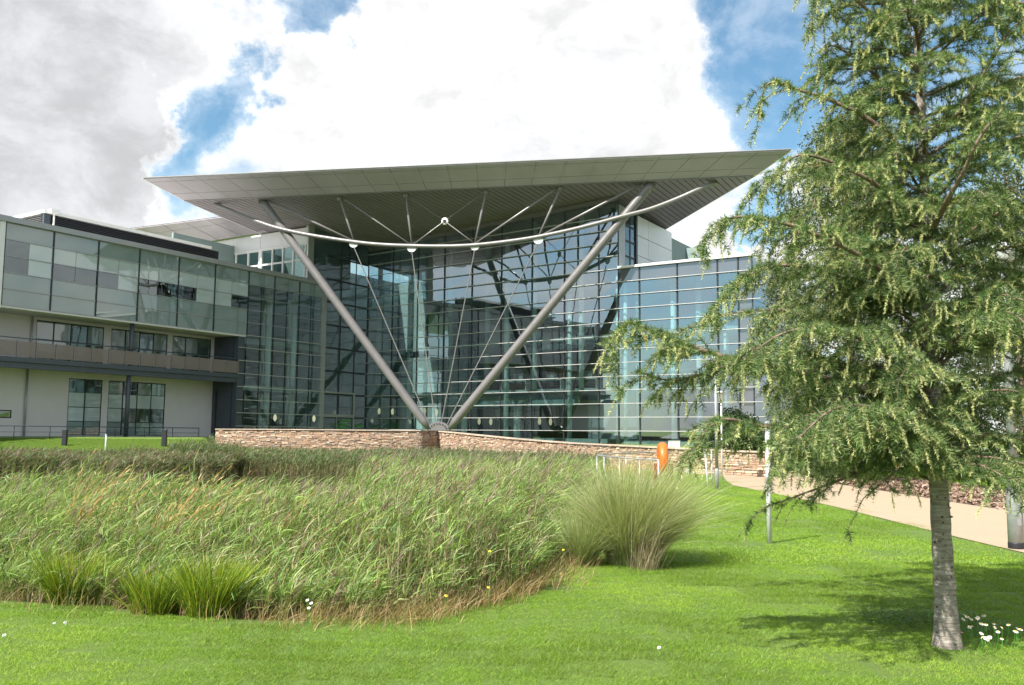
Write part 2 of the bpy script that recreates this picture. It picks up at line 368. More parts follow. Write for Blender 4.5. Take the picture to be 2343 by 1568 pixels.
def pxr(y): return 11.0 + .05 * math.sin(y * .5) + max(0, y - 31) * .13
tag(sheet('path', [(pxl(y), pxr(y)) for y in ys], ys, .012, pathmat()), kind='structure')
def mulchmat():
    m, t, o = newmat('bark_soil'); g = t.n('ShaderNodeTexCoord').outputs['Object']; b = t.n('ShaderNodeBsdfPrincipled'); n = t.noise(g, 22, 6, .8)
    t.put(b.inputs['Base Color'], t.ramp(n, [(.3, (.07, .045, .03)), (.5, (.2, .135, .10)), (.7, (.34, .25, .2))])); b.inputs['Roughness'].default_value = .95
    bp = t.n('ShaderNodeBump'); bp.inputs['Strength'].default_value = 1; bp.inputs['Distance'].default_value = .04; t.put(bp.inputs['Height'], n); t.put(b.inputs['Normal'], bp.outputs[0])
    m.node_tree.links.new(b.outputs[0], o.inputs[0]); return m
tag(sheet('planting_bed', [(pxr(y) + .03, 15.5) for y in ys], ys, .008, mulchmat()), kind='structure')

# ---------------------------------------------------------------- facade frames
class Frame:
    def __init__(s, o, d):
        s.o = Vector((o[0], o[1], 0)); s.d = Vector((d[0], d[1], 0)).normalized(); s.n = Vector((s.d.y, -s.d.x, 0))
        if s.n.dot(CAM - s.o) < 0: s.n = -s.n
    def P(s, t, z, off=0): return s.o + s.d * t + s.n * off + Vector((0, 0, z))
    def hit(s, px, py, off=0):
        r = ray(px, py); q = s.o + s.n * off; k = (q - CAM).dot(s.n) / r.dot(s.n); p = CAM + r * k
        return (p - q).dot(s.d), p.z
    def box(s, mb, t0, t1, z0, z1, o0, o1):
        return mb.hexa([s.P(t0, z0, o1), s.P(t1, z0, o1), s.P(t1, z0, o0), s.P(t0, z0, o0), s.P(t0, z1, o1), s.P(t1, z1, o1), s.P(t1, z1, o0), s.P(t0, z1, o0)])
def Z1(X, Y): return (.38888 * X, 435.5 + .38888 * Y)        # zoomed-view coordinates -> picture coordinates
def Z2(X, Y): return (435.5 + .4167 * X, 392 + .4167 * Y)
def Z4(X, Y): return (1394 + .3056 * X, 305 + .3056 * Y)
def Z7(X, Y): return (479 + .27764 * X, 566.2 + .27764 * Y)
def hdir(px): 
    d = ray(px, 993); return Vector((d.x, d.y, 0)).normalized()
dA = Vector((math.sin(R(31.6)), math.cos(R(31.6)), 0))
p0 = at_y(0, 700, 52.0)
FA = Frame((p0.x, p0.y), dA)
tC, _ = FA.hit(842, 700); cor = FA.P(tC, 0)
dBc = Vector((.795, -.606, 0)).normalized(); FC = Frame((cor.x, cor.y), dBc)
tE, _ = FC.hit(1415, 700); pe = FC.P(tE, 0)
dBr = Vector((.839, -.544, 0)).normalized(); FR = Frame((pe.x, pe.y), dBr)
ztopA = FA.hit(*Z1(35, 190))[1]; zbotA = FA.hit(*Z1(35, 680))[1]
zrow = lambda y: FC.hit(1414, y)[1]
# ================================================================ OFFICE WING (left)
DZ = .9475; ZB = 1.87                                   # row height and bottom of the glass walls
ZA = ZB + DZ * 12.26; ZS = ZA - 5 * .957                # wing: top and soffit of the glazed upper storeys
wing = thing('office_wing', 'three storey office wing with teal glass upper floors above a cream wall and balcony', 'building', (FA.P(8, 1.2).x, FA.P(8, 1.2).y, 1.2))
def part(mb, name, mat, parent, label=None, smooth=False):
    o = mb.build(name, mat, parent, smooth)
    if label: o['label'] = label
    return o
tX = lambda F, p, off=0: F.hit(p[0], p[1], off)[0]
mA = [tX(FA, Z1(*q)) for q in ((35, 190), (320, 250), (583, 300), (823, 355), (1055, 400), (1268, 440), (1465, 480))]
mA2 = [tX(FA, Z7(*q)) for q in ((540, 245), (745, 285), (935, 330))]
rA = [ZS + k * .957 for k in range(6)]
rowsLow = [ZS - k * .957 for k in range(0, 8)]; rowsLow[-1] = ZB - .3
def pane(F, t0, t1, z0, z1, mat, parent, name='glass_pane', th=.03, off=0.0, jit=.0035):
    # one sheet of glass, very slightly out of true like real panes
    a, b, c, d = [random.uniform(-jit, jit) for _ in range(4)]
    g = .012
    mb = MB(); mb.hexa([F.P(t0 + g, z0 + g, off + a), F.P(t1 - g, z0 + g, off + b), F.P(t1 - g, z0 + g, off - th), F.P(t0 + g, z0 + g, off - th),
                        F.P(t0 + g, z1 - g, off + c), F.P(t1 - g, z1 - g, off + d), F.P(t1 - g, z1 - g, off - th), F.P(t0 + g, z1 - g, off - th)])
    return mb.build(name, mat, parent)
def bar(F, t0, t1, z0, z1, o0, o1, name, mat, parent, label=None):
    return part(F.box(MB(), t0, t1, z0, z1, o0, o1), name, mat, parent, label)
# which of the two window rows show blinds, clear glass
kinds = {(0, 3): 'gb', (0, 2): 'gb2', (1, 3): 'bb', (1, 2): 'gg', (2, 3): 'bb', (2, 2): 'gb', (3, 3): 'bb', (3, 2): 'gg', (4, 3): 'bb', (4, 2): 'gb', (5, 3): 'bb', (5, 2): 'bg'}
for i in range(6):
    t0, t1 = mA[i], mA[i + 1]
    for k in range(5):
        z0, z1 = rA[k], rA[k + 1]
        kk = kinds.get((i, k))
        if kk is None: pane(FA, t0, t1, z0, z1, M['spandrel'], wing, 'spandrel_panel', .05)
        else:
            tm = (t0 + t1) / 2
            for (a, b, c) in ((t0, tm, kk[0]), (tm, t1, kk[1])):
                if c == 'b': pane(FA, a, b, z0, z1, M['blind'], wing, 'glass_pane', .05)
                else: pane(FA, a, b, z0, z1, M['glass'], wing)
for i in range(-1, 0):                                   # the bay beyond the left end, out of frame
    pane(FA, mA[0] - 4.6, mA[0] - .35, ZS, ZA, M['spandrel'], wing, 'spandrel_panel', .05)
tcol = mA[-1]
for t in mA: bar(FA, t - .035, t + .035, ZS, ZA, .004, .06, 'mullion', M['mullion'], wing)
bar(FA, mA[0] - .38, mA[0] - .06, ZS - .2, ZA + .35, -.1, .12, 'end_post', M['white'], wing)
for z in rA: bar(FA, mA[0] - .06, mA2[-1], z - .02, z + .02, .006, .05, 'transom', M['cap'] if z != rA[0] else M['cap'], wing)
bar(FA, mA[0] - 5, mA2[-1] + .25, ZA + .03, ZA + .36, -.6, .22, 'roof_edge', M['cap'], wing)
bar(FA, mA[0] - 5, mA2[-1], ZA - .2, ZA + .28, -16, -.62, 'roof', M['panel'], wing)
# interior of the upper storey and back
bar(FA, mA[0] - 5, mA[-1], ZS - .02, ZS + .22, -14, -.08, 'floor_slab', M['floor'], wing)
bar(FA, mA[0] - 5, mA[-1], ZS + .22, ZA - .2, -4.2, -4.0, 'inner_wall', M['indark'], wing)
# soffit under the glazed box
bar(FA, mA[0] - 5, tcol - .1, ZS - .14, ZS - .03, -2.5, .03, 'soffit', M['cream'], wing)
WO = -2.5
tw0, tw1 = mA[0] - 5, tX(FA, Z1(1245, 1300), WO)
# recessed cream wall with window openings cut as separate wall pieces
def hz(X, Y, off=WO): return FA.hit(*Z1(X, Y), off)
W = []     # openings: (t0,t1,z0,z1,[t mullions],[z transoms])
zd = 5.78                                                # balcony deck level
hd = ZS - .32
w1 = (hz(215, 800)[0], hz(612, 850)[0]); w2 = (hz(655, 850)[0], hz(985, 900)[0]); w3 = (hz(1015, 900)[0], hz(1240, 950)[0])
W += [(w1[0], w1[1], zd, hd), (w2[0], w2[1], zd, hd), (w3[0], w3[1], zd, hd)]
g1 = (hz(402, 1200)[0], hz(600, 1200)[0]); g2 = (hz(637, 1200)[0], hz(970, 1250)[0])
gt = hz(402, 1105)[1]; gb_ = 1.25
G = [(g1[0], g1[1], gb_, gt), (g2[0], g2[1], gb_, gt)]
s0 = (hz(-60, 1290)[0], hz(70, 1290)[0], hz(0, 1340)[1], hz(0, 1292)[1])
def wallband(z0, z1, ops):
    ops = sorted(ops); t = tw0
    for (a, b) in ops:
        if a > t: bar(FA, t, a, z0, z1, WO - .3, WO, 'wall', M['cream'], wing)
        t = b
    bar(FA, t, tw1 + .2, z0, z1, WO - .3, WO, 'wall', M['cream'], wing)
wallband(.9, gb_, []); wallband(gb_, s0[2], [(a, b) for a, b, _, _ in G]); wallband(s0[2], s0[3], [(a, b) for a, b, _, _ in G] + [(s0[0], s0[1])])
wallband(s0[3], gt, [(a, b) for a, b, _, _ in G]); wallband(gt, zd, []); wallband(zd, hd, [(a, b) for a, b, _, _ in W]); wallband(hd, ZS - .14, [])
def window(t0, t1, z0, z1, nt, zs, off, mats, parent=wing, F=FA, fm=None):
    fm = fm or M['mullion']; mb = MB(); w = .05
    F.box(mb, t0, t1, z0, z0 + w, off - .1, off - .02); F.box(mb, t0, t1, z1 - w, z1, off - .1, off - .02)
    for t in [t0 + (t1 - t0 - w) * k / nt for k in range(nt + 1)]: F.box(mb, t, t + w, z0 + w, z1 - w, off - .1, off - .02)
    for z in zs: F.box(mb, t0 + w, t1 - w, z - .02, z + .02, off - .098, off - .015)
    fr = mb.build('window', fm, parent); zz = [z0 + w] + list(zs) + [z1 - w]
    for i in range(nt):
        for k in range(len(zz) - 1):
            m = mats[k][i % len(mats[k])]
            pane(F, t0 + (t1 - t0) * i / nt + .03, t0 + (t1 - t0) * (i + 1) / nt - .03, zz[k] + .01, zz[k + 1] - .01, M[m], fr, 'pane', .03, off - .05)
    return fr
for (a, b, z0, z1), n in zip(W, (4, 4, 3)): window(a, b, z0, z1, n, [z0 + (z1 - z0) * .55], WO, [['glass', 'glass', 'glass'], ['spandrel', 'spandrel', 'glass']])
h4 = [gb_ + (gt - gb_) * q for q in (.25, .5, .76)]
window(*G[0], 2, h4, WO, [['spandrel', 'spandrel'], ['blind', 'blind'], ['blind', 'blind'], ['glass', 'glass']])
window(*G[1], 4, h4, WO, [['spandrel'] * 4, ['blind', 'glass', 'glass', 'glass'], ['blind'] * 4, ['spandrel', 'glass', 'spandrel', 'spandrel']])
window(*s0, 1, [], WO, [['glass']])
bar(FA, tw0, tw1, .9, ZS, -6.2, -6, 'inner_wall', M['column'], wing)
bar(FA, tw0, tw1, zd - .5, zd, -9, WO - .31, 'floor_slab', M['floor'], wing)
# balcony
bt0, bt1 = mA[0] - 5, tX(FA, Z1(1405, 1100))
bal = bar(FA, bt0, bt1, zd - .28, zd, WO + .01, .06, 'balcony_deck', M['bluegrey'], wing, 'blue-grey steel balcony deck')
bar(FA, bt0, bt1, zd - .62, zd - .29, -.55, -.06, 'edge_beam', M['bluegrey'], wing)
px_ = [100, 215, 330, 435, 540, 640, 737, 828, 918, 1007, 1090, 1172, 1253, 1330, 1402]
pt = [tX(FA, Z1(x, 900 + x * .1)) for x in px_]; pt = [pt[0] - (pt[1] - pt[0]) * q for q in (3, 2, 1)] + pt
for k, t in enumerate(pt):
    if k < len(pt) - 1: bar(FA, t + .04, pt[k + 1] - .04, zd + .06, zd + .93, .0, .014, 'mesh_panel', M['mesh'], wing)
    bar(FA, t - .02, t + .02, zd, zd + .97, -.02, .05, 'railing_post', M['steel_light'], wing)
part(MB().tube([FA.P(bt0, zd + 1.12, -.03), FA.P(bt1, zd + 1.12, -.03)], .03, 8), 'handrail', M['bluegrey'], wing)
# steel columns, downpipes
for X, z0, z1 in ((775, zd, ZS - .14), (752, 1.1, zd - .62)):
    t = tX(FA, Z1(X, 1200 if X < 770 else 850), -.3)
    part(MB().tube([FA.P(t, z0, -.3), FA.P(t, z1, -.3)], .14, 14), 'column', M['bluegrey'], wing, None, True)
for X, Yp in ((152, 1250), (190, 800)):
    t = tX(FA, Z1(X, Yp), WO + .12); z0, z1 = (1.1, zd - .5) if Yp > 900 else (zd, ZS - .14)
    part(MB().tube([FA.P(t, z0, WO + .12), FA.P(t, z1, WO + .12)], .06, 10), 'downpipe', M['cap'], wing, None, True)
# glazed return at the end of the recess and the big grey post
bar(FA, tcol - .75, tcol - .12, ZS - 7.2, ZS - .03, -.5, -.02, 'corner_post', M['bluegrey'], wing)
rt = MB(); FA.box(rt, tw1, tw1 + .12, .9, ZS - .14, WO, -.55); rt.build('glass_return_frame', M['bluegrey'], wing)
for k, (a, b) in enumerate(((1.2, 2.3), (2.3, 3.4), (3.4, 4.6))):
    window(tX(FA, Z1(1265, 1250), WO + .4), tX(FA, Z1(1395, 1250), WO + .4), a, b, 1, [], WO + .5, [['spandrel' if k < 2 else 'glass']])

# louvred plant screen on the roof
LO = -3.2
la0 = FA.hit(*Z1(350, 128), LO); la1 = FA.hit(*Z1(1232, 368), LO)
zl = (la0[1] + la1[1]) / 2; tl0 = FA.hit(*Z1(265, 110), LO)[0]; tl1 = la1[0]
scr = thing('plant_screen', 'dark louvred plant screen with pale coping on the roof of the left wing', 'louvre screen', tuple(FA.P(tl0, ZA + .3, LO)))
bar(FA, tl0, tl1 + 1, ZA + .29, zl, LO - .25, LO - .16, 'backing', M['gap'], scr)
nl = 13
for k in range(nl):
    z = ZA + .35 + (zl - ZA - .35) * k / nl
    mb = MB(); mb.prism([FA.P(tl0 + .4, z, LO), FA.P(tl0 + .4, z + .03, LO), FA.P(tl0 + .4, z + .11, LO - .13), FA.P(tl0 + .4, z + .08, LO - .13)], FA.d * (tl1 - tl0 + .3))
    mb.build('louvre_blade', M['louvre'], scr)
bar(FA, tl0 - .1, tl1 + .1, zl, zl + .2, LO - .5, LO + .12, 'coping', M['white'], scr)
FL = Frame(FA.P(tl0, 0, LO)[:2], -FR.d)                    # return face of the screen, to the left
for k in range(nl):
    z = ZA + .35 + (zl - ZA - .35) * k / nl
    mb = MB(); mb.prism([FL.P(.35, z, 0), FL.P(.35, z + .03, 0), FL.P(.35, z + .11, -.13), FL.P(.35, z + .08, -.13)], FL.d * 12)
    mb.build('louvre_blade', M['steel_light'], scr)
FL.box(mbk := MB(), .3, 12.4, ZA + .29, zl, -.3, -.16); mbk.build('backing', M['louvre'], scr)
bar(FL, .15, 12.4, zl, zl + .2, -.5, .1, 'coping', M['white'], scr)
bar(FA, tl0 - .05, tl0 + .38, ZA + .3, zl, LO - .15, LO + .03, 'corner_post', M['bluegrey'], scr)
tpo = tX(FA, Z1(318, 150), LO + .2)
part(MB().tube([FA.P(tpo, ZA + .2, LO + .2), FA.P(tpo, zl + .1, LO + .2)], .06, 8), 'post', M['white'], scr); bar(FA, tpo - .25, tpo + .35, zl + .02, zl + .3, LO - .2, LO + .32, 'hopper', M['white'], scr)

# ================================================================ ATRIUM BUILDING
foot = at_y(1003, 982, 64.2); dT = Vector((math.cos(R(11.5)), -math.sin(R(11.5)), 0)); FT = Frame((foot.x, foot.y), dT)
zT = (FT.hit(600, 460)[1] + FT.hit(1490, 420)[1]) / 2
GR = (zT - 17.75) / (-(FC.o - FT.o).dot(FT.n))            # fall of the soffit towards the back
def soff_z(p): return zT + GR * (Vector((p[0], p[1], 0)) - FT.o).dot(FT.n)
def soff(px, py):
    r = ray(px, py); g = FT.n * GR
    k = (zT + g.dot(Vector((CAM.x, CAM.y, 0)) - FT.o) - CAM.z) / (r.z - g.dot(r)); return CAM + r * k
atr = thing('atrium_building', 'glass fronted atrium building with silver horizontal fins under the great canopy', 'building', (FC.P(12, 1.2).x, FC.P(12, 1.2).y, 1.2))
mC = [tX(FC, (x, 740)) for x in (842, 897.6, 955, 1015.6, 1079, 1146.4, 1216.7, 1291, 1369.7, 1415)]
mR = [tX(FR, (x, 700)) for x in (1415, 1462.8, 1549.4, 1641.9, 1689.4, 1722)]
mR[0] = 0; mC[-1] = tE; mC[0] = 0
rz = [ZB + k * DZ for k in range(18)]
for i in range(len(mC) - 1):
    t0, t1 = mC[i], mC[i + 1]; sz = min(soff_z(FC.P(t0, 0)), soff_z(FC.P(t1, 0))) - .35
    for k in range(-1, 17):
        z0 = ZB + k * DZ; z1 = z0 + DZ
        if z0 > sz - .1: break
        pane(FC, t0, t1, z0, min(z1, sz), M['mirror'], atr)
for i in range(len(mR) - 1):
    for k in range(-1, 12):
        z0 = ZB + k * DZ
        top = k == 11
        pane(FR, mR[i], mR[i + 1], z0, z0 + DZ, M['spandrel_grey'] if (top or i == 4) else M['mirror'], atr, 'spandrel_panel' if top else 'glass_pane')
for t in mC: bar(FC, t - .04, t + .04, ZB - DZ, soff_z(FC.P(t, 0)) - .3, .004, .07, 'mullion', M['mullion'], atr)
for t in mR[1:]: bar(FR, t - .045, t + .045, ZB - DZ, ZB + 12 * DZ, .004, .07, 'mullion', M['mullion'], atr)
for k in range(0, 18):                                     # the horizontal fins
    z = ZB + k * DZ
    if k <= 16: bar(FC, .05, tE, z - .019, z + .019, .074, .21, 'fin', M['fin'], atr)
    if k <= 12: bar(FR, .01, mR[-1] + .7, z - .019, z + .019, .074, .21, 'fin', M['fin'], atr)
# head beam under the soffit
for F, a, b in ((FC, 0, tE),):
    mb = MB(); za, zb = soff_z(F.P(a, 0)) - .03, soff_z(F.P(b, 0)) - .03
    mb.hexa([F.P(a, za - .34, .12), F.P(b, zb - .34, .12), F.P(b, zb - .34, -.1), F.P(a, za - .34, -.1), F.P(a, za, .12), F.P(b, zb, .12), F.P(b, zb, -.1), F.P(a, za, -.1)]); mb.build('head_beam', M['steel'], atr)
# right wing parapet, roof, end wall
bar(FR, .01, mR[-1] + .2, ZB + 12 * DZ + .03, ZB + 12 * DZ + .16, -.5, .2, 'parapet', M['white'], atr)
bar(FR, .3, mR[-1] - .1, ZB + 12 * DZ - .3, ZB + 12 * DZ + .02, -17, -.1, 'roof', M['cap'], atr)
FE = Frame(FR.P(mR[-1], 0)[:2], dA)
for k in range(-1, 12): pane(FE, 0.02, 3.5, ZB + k * DZ, ZB + (k + 1) * DZ, M['mirror'], atr)
bar(FE, 3.5, 9, .5, ZB + 12 * DZ, -.3, 0, 'wall', M['cap'], atr)
# glazed end of the curved wing front, lower left: 3 bays x 12 rows
ml = [tcol] + mA2
for i in range(3):
    tm = (ml[i] + ml[i + 1]) / 2
    for k in range(13):
        z1 = ZA - k * .957; z0 = max(z1 - .957, ZB - .6)
        if k == 0: pane(FA, ml[i], ml[i + 1], z0, z1, M['spandrel'], wing, 'spandrel_panel', .05)
        else:
            pane(FA, ml[i], tm, z0, z1, M['glass'], wing); pane(FA, tm, ml[i + 1], z0, z1, M['glass'], wing)
    if i: bar(FA, ml[i] - .035, ml[i] + .035, ZB - .6, ZA, .004, .06, 'mullion', M['mullion'], wing)
    bar(FA, tm - .025, tm + .025, ZB - .6, ZA - .957, .004, .045, 'mullion', M['mullion'], wing)
for k in range(5, 13):
    z = ZA - k * .957
    bar(FA, tcol - (.8 if k > 5 else 0), ml[-1] + .1, z - .02, z + .02, .062, .22 if k > 5 else .1, 'fin', M['fin'], wing)
bar(FA, ml[-1] - .06, ml[-1] + .34, ZB - .6, ZA + .02, -.2, .16, 'end_post', M['cap'], wing)
# glass facet between the wing and the inner corner
tF = ml[-1] + .34; mF = [tF, tX(FA, (779, 720)), tX(FA, (812, 720)), tC - .06]
for i in range(3):
    sz = soff_z(FA.P(mF[i + 1], 0)) - .1
    for k in range(-1, 17):
        z0 = ZB + k * DZ
        if z0 > sz - .1: break
        pane(FA, mF[i], mF[i + 1], z0, min(z0 + DZ, sz), M['glass'], atr)
    bar(FA, mF[i + 1] - .03, mF[i + 1] + .03, ZB - .6, sz, .004, .06, 'mullion', M['mullion'], atr)
for k in range(1, 17, 2): bar(FA, tF, tC - .03, ZB + k * DZ - .07, ZB + k * DZ + .07, .008, .05, 'transom', M['mullion'], atr)
# glass above the wing roof between pier and end post
tP0 = tX(FA, Z2(645, 450)); tP1 = tX(FA, Z2(677, 450))
bar(FA, tP0 + .02, tP1, ZA + .37, soff_z(FA.P(tP0, 0)) - .03, -.3, .02, 'pier', M['cap'], atr)
for k in range(5): pane(FA, tP1, tF, ZA + .38 + k * .95, min(ZA + .38 + (k + 1) * .95, soff_z(FA.P(tF, 0)) - .05), M['glass'], atr)
# upper white wall with strip windows, set back along the roof
FU = Frame(FA.P(tP0, 0)[:2], -FR.d)
BL = soff(602, 538); BR = soff(1505, 535); LP = soff(422, 460); RP = soff(1727, 403)
zt = min(soff_z(BL), soff_z(FA.P(tP0, 0))) - .03
hU = lambda X, Y: FU.hit(*Z2(X, Y))
zh = (hU(630, 395)[1] + hU(400, 438)[1]) / 2; zm = (hU(630, 482)[1] + hU(400, 518)[1]) / 2
ux = [640, 630, 565, 508, 450, 390, 378, 318, 250, 182, 112]; ut = [hU(x, 450)[0] for x in ux]
zw0 = ZA + .2
lenU = 26.0
bar(FU, 0, .12, zw0, zt, -.3, .0, 'wall_panel', M['panel'], atr)
npan = [0.0, hU(385, 400)[0], hU(235, 400)[0], hU(85, 400)[0], hU(85, 400)[0] + 5, hU(85, 400)[0] + 10]
for a, b in zip(npan[:-1], npan[1:]): bar(FU, a + .015, b - .015, zh + .12, zt, -.3, .0, 'wall_panel', M['panel'], atr)
bar(FU, 0, npan[-1], zh, zh + .1, -.3, .05, 'window_head', M['white'], atr)
for k in range(1, len(ut) - 1):
    if ux[k] == 390: 
        bar(FU, ut[k], ut[k + 1], zw0, zh, -.25, .02, 'wall_panel', M['white'], atr); continue
    window(ut[k] + .02, ut[k + 1] - .02, zm + .03, zh - .02, 1, [], 0, [['glass']], atr, FU, M['white']).name = 'window'
    window(ut[k] + .02, ut[k + 1] - .02, zw0, zm, 1, [], 0, [['glass']], atr, FU, M['white'])
for t in ut[1:]: bar(FU, t - .05, t + .05, zw0, zh, -.1, .04, 'window_post', M['white'], atr)
bar(FU, ut[-1] + .05, npan[-1], zw0, zh, -.3, -.02, 'wall_panel', M['panel'], atr)
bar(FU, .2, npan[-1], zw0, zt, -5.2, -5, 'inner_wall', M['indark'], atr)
# rear fascia of the roof over the left block
zf = soff_z(BL)
a0 = at_z(305 - 110, 521 + 17, zf + .95); a1 = at_z(520, 496, zf + .95)
b0 = FU.P(lenU, zt + .02, .35); b1 = FU.P(FU.hit(602, 538)[0] - 1.0, zt + .02, .35)
mbf = MB()
N = 7
for i in range(N):
    for (u0, u1) in ((0, .3), (.3, 1)):
        f0, f1 = i / N, (i + 1) / N
        q = [(a0.lerp(a1, f)).lerp(b0.lerp(b1, f), u) for f, u in ((f0 + .0015, u1 - .008), (f1 - .0015, u1 - .008), (f1 - .0015, u0), (f0 + .0015, u0))]
        MB().prism(q, (0, .03, .05)).build('fascia_panel', M['fascia'], atr)
mb = MB(); back = Vector((0, .12, .12)); mb.quad(b0 + back, b1 + back, a1 + back, a0 + back); mb.build('fascia_backing', M['joint'], atr); mb = MB()
mb.quad(a0 + back, a1 + back, a1 + Vector((3, 14, .3)), a0 + Vector((3, 14, .3))); mb.build('roof', M['cap'], atr)
# side wall of the tall block to the right, above the right wing
FS = Frame(pe[:2], dA); lenS = (Vector((BR.x, BR.y, 0)) - FS.o).dot(dA)
zs0 = ZB + 12 * DZ + .05; zs1 = soff_z(BR) - .06
hS = lambda X, Y: FS.hit(*Z4(X, Y))[0]
st = [.12, hS(118, 850), hS(158, 850), hS(196, 850), hS(207, 850), hS(291, 850), lenS]
bar(FS, 0.08, st[1], zs0, zs1 + .15, -.2, 0, 'pier', M['cap'], atr)
for i in (1, 2):
    for k in range(4):
        za = zs0 + (zs1 - zs0) * k / 4; zb = zs0 + (zs1 - zs0) * (k + 1) / 4
        window(st[i] + .02, st[i + 1] - .02, za + .02, zb - .02, 1, [], 0, [['glass']], atr, FS, M['mullion'])
bar(FS, st[3], st[4], zs0, zs1, -.2, .05, 'mullion', M['mullion'], atr)
for i in (4, 5):
    for k in range(3):
        za = zs0 + (zs1 - zs0) * k / 3; zb = zs0 + (zs1 - zs0) * (k + 1) / 3
        bar(FS, st[i] + .02, st[i + 1] - .02, za + .02, zb - .02 if k < 2 else zb + .0, -.12, .02, 'wall_panel', M['panel'], atr)
bar(FS, st[3], lenS - .03, zs0, zs1, -.35, -.14, 'wall', M['cap'], atr)
FB = Frame((BR.x, BR.y), -FR.d); bar(FB, 0, 24, ZB + 12 * DZ, zs1, -.6, -.3, 'wall', M['panel'], atr)

# ---- inside the atrium
for (z0, z1) in ((4.72, 5.0), (8.55, 8.85), (12.3, 12.6)):
    mb = MB(); t0 = mC[1] if z0 < 6 else mC[3]
    FC.box(mb, t0, tE - .3, z0, z1, -14, -1.6); mb.build('floor_slab', M['floor'], atr)
    mb = MB(); FR.box(mb, .3, mR[-1] - .2, z0, z1, -14, -.9); mb.build('floor_slab', M['floor'], atr)
bar(FC, mC[1], mC[7], 3.75, 4.6, -2.2, -2.0, 'bulkhead', M['inwall'], atr)
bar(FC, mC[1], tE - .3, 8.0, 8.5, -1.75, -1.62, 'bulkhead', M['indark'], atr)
bar(FC, -2, tE - 1, 1.0, 1.3, -15, -.1, 'floor', M['floor'], atr)
bar(FR, .3, mR[-1] - .1, .8, 1.2, -15, -.1, 'floor', M['floor'], atr)
bar(FC, -11, tE, 1.3, 17.3, -14.4, -14.1, 'inner_wall', M['inwall'], atr)
bar(FS, 4, lenS+7, 1.3, 17.6, -.6, -.4, 'inner_wall', M['inwall'], atr)
bar(FR, .3, mR[-1], 1.2, 13, -14.4, -14.1, 'inner_wall', M['inwall'], atr)
bar(FC, mC[7], tE - .4, 1.3, 4.7, -3.4, -3.2, 'inner_wall', M['cap'], atr)
bar(FA, tcol, tC + 6, 1.0, 1.3, -12, -.1, 'floor', M['floor'], atr)
bar(FA, tcol, tC + 20, 1.3, 17.4, -9, -8.8, 'inner_wall', M['inwall'], atr)
bar(FA, tcol + .2, tC - 1.0, 8.4, 8.8, -8.8, -2.5, 'floor_slab', M['floor'], atr)
bar(FA, tcol + .2, tF, 4.7, 5.1, -8.8, -1.2, 'floor_slab', M['floor'], atr)
bar(FC, .5, mC[2], 9.5, 15.5, -7, -6.8, 'inner_wall', M['inwall'], atr)
# atrium columns
for (x, y, off, z0, z1, r) in ((1158, 900, -.9, 1.3, 17, .2), (1183, 900, -3, 1.3, 4.7, .27), (1303, 840, -1.2, 1.3, 12, .17), (1063, 900, -3, 1.3, 4.7, .25), (936, 900, -1.8, 1.3, 16, .26), (980, 950, -5, 1.3, 4.7, .3),
                          (1224, 560, -1.5, 5, 18, .2), (1330, 520, -1.5, 5, 18, .2), (1117, 640, -3.5, 5, 18, .25), (1030, 760, -5, 5, 18, .25), (870, 640, -4, 5, 17.4, .22)):
    t = FC.hit(x, y, off)[0]; part(MB().tube([FC.P(t, z0, off), FC.P(t, z1, off)], r, 14), 'column', M['column'], atr, None, True)
for (x, off, r) in ((1414, -.35, .16), (1431, -.35, .14), (1541, -1.5, .18), (1462, -3, .2), (1600, -2.2, .2), (1662, -1.2, .16)):
    t = FR.hit(x, 900, off)[0]; part(MB().tube([FR.P(t, .9, off), FR.P(t, 13, off)], r, 14), 'column', M['column'], atr, None, True)
for (x, off) in ((610, -2.5), (668, -2.5), (596, -6), (655, -6)):
    t = FA.hit(x, 900, off)[0]; part(MB().tube([FA.P(t, 1.2, off), FA.P(t, 13, off)], .22, 12), 'column', M['column'], wing, None, True)
# stair in the right wing
ta, za = FR.hit(1445, 1090, -3); tb, zb_ = FR.hit(1570, 1010, -3)
s1 = FR.hit(1400, 1082, -4); mb = MB()
p, q = FR.P(FR.hit(1445, 1083, -4)[0], 1.4, -4), FR.P(FR.hit(1570, 1010, -4)[0] + 1, 5.0, -4)
pa = FR.P(FR.hit(1458, 900, -4)[0], 2.9, -4); pb = FR.P(FR.hit(1560, 900, -4)[0], 5.3, -4)
mb.prism([pa, pb, pb - Vector((0, 0, .45)), pa - Vector((0, 0, .45))], FR.n * -1.6); mb.build('stair', M['steel_light'], atr)
part(MB().tube([pa + Vector((0, 0, 1)), pb + Vector((0, 0, 1)), pb + FR.d * 4 + Vector((0, 0, 1))], .04, 8), 'stair_rail', M['fin'], atr)
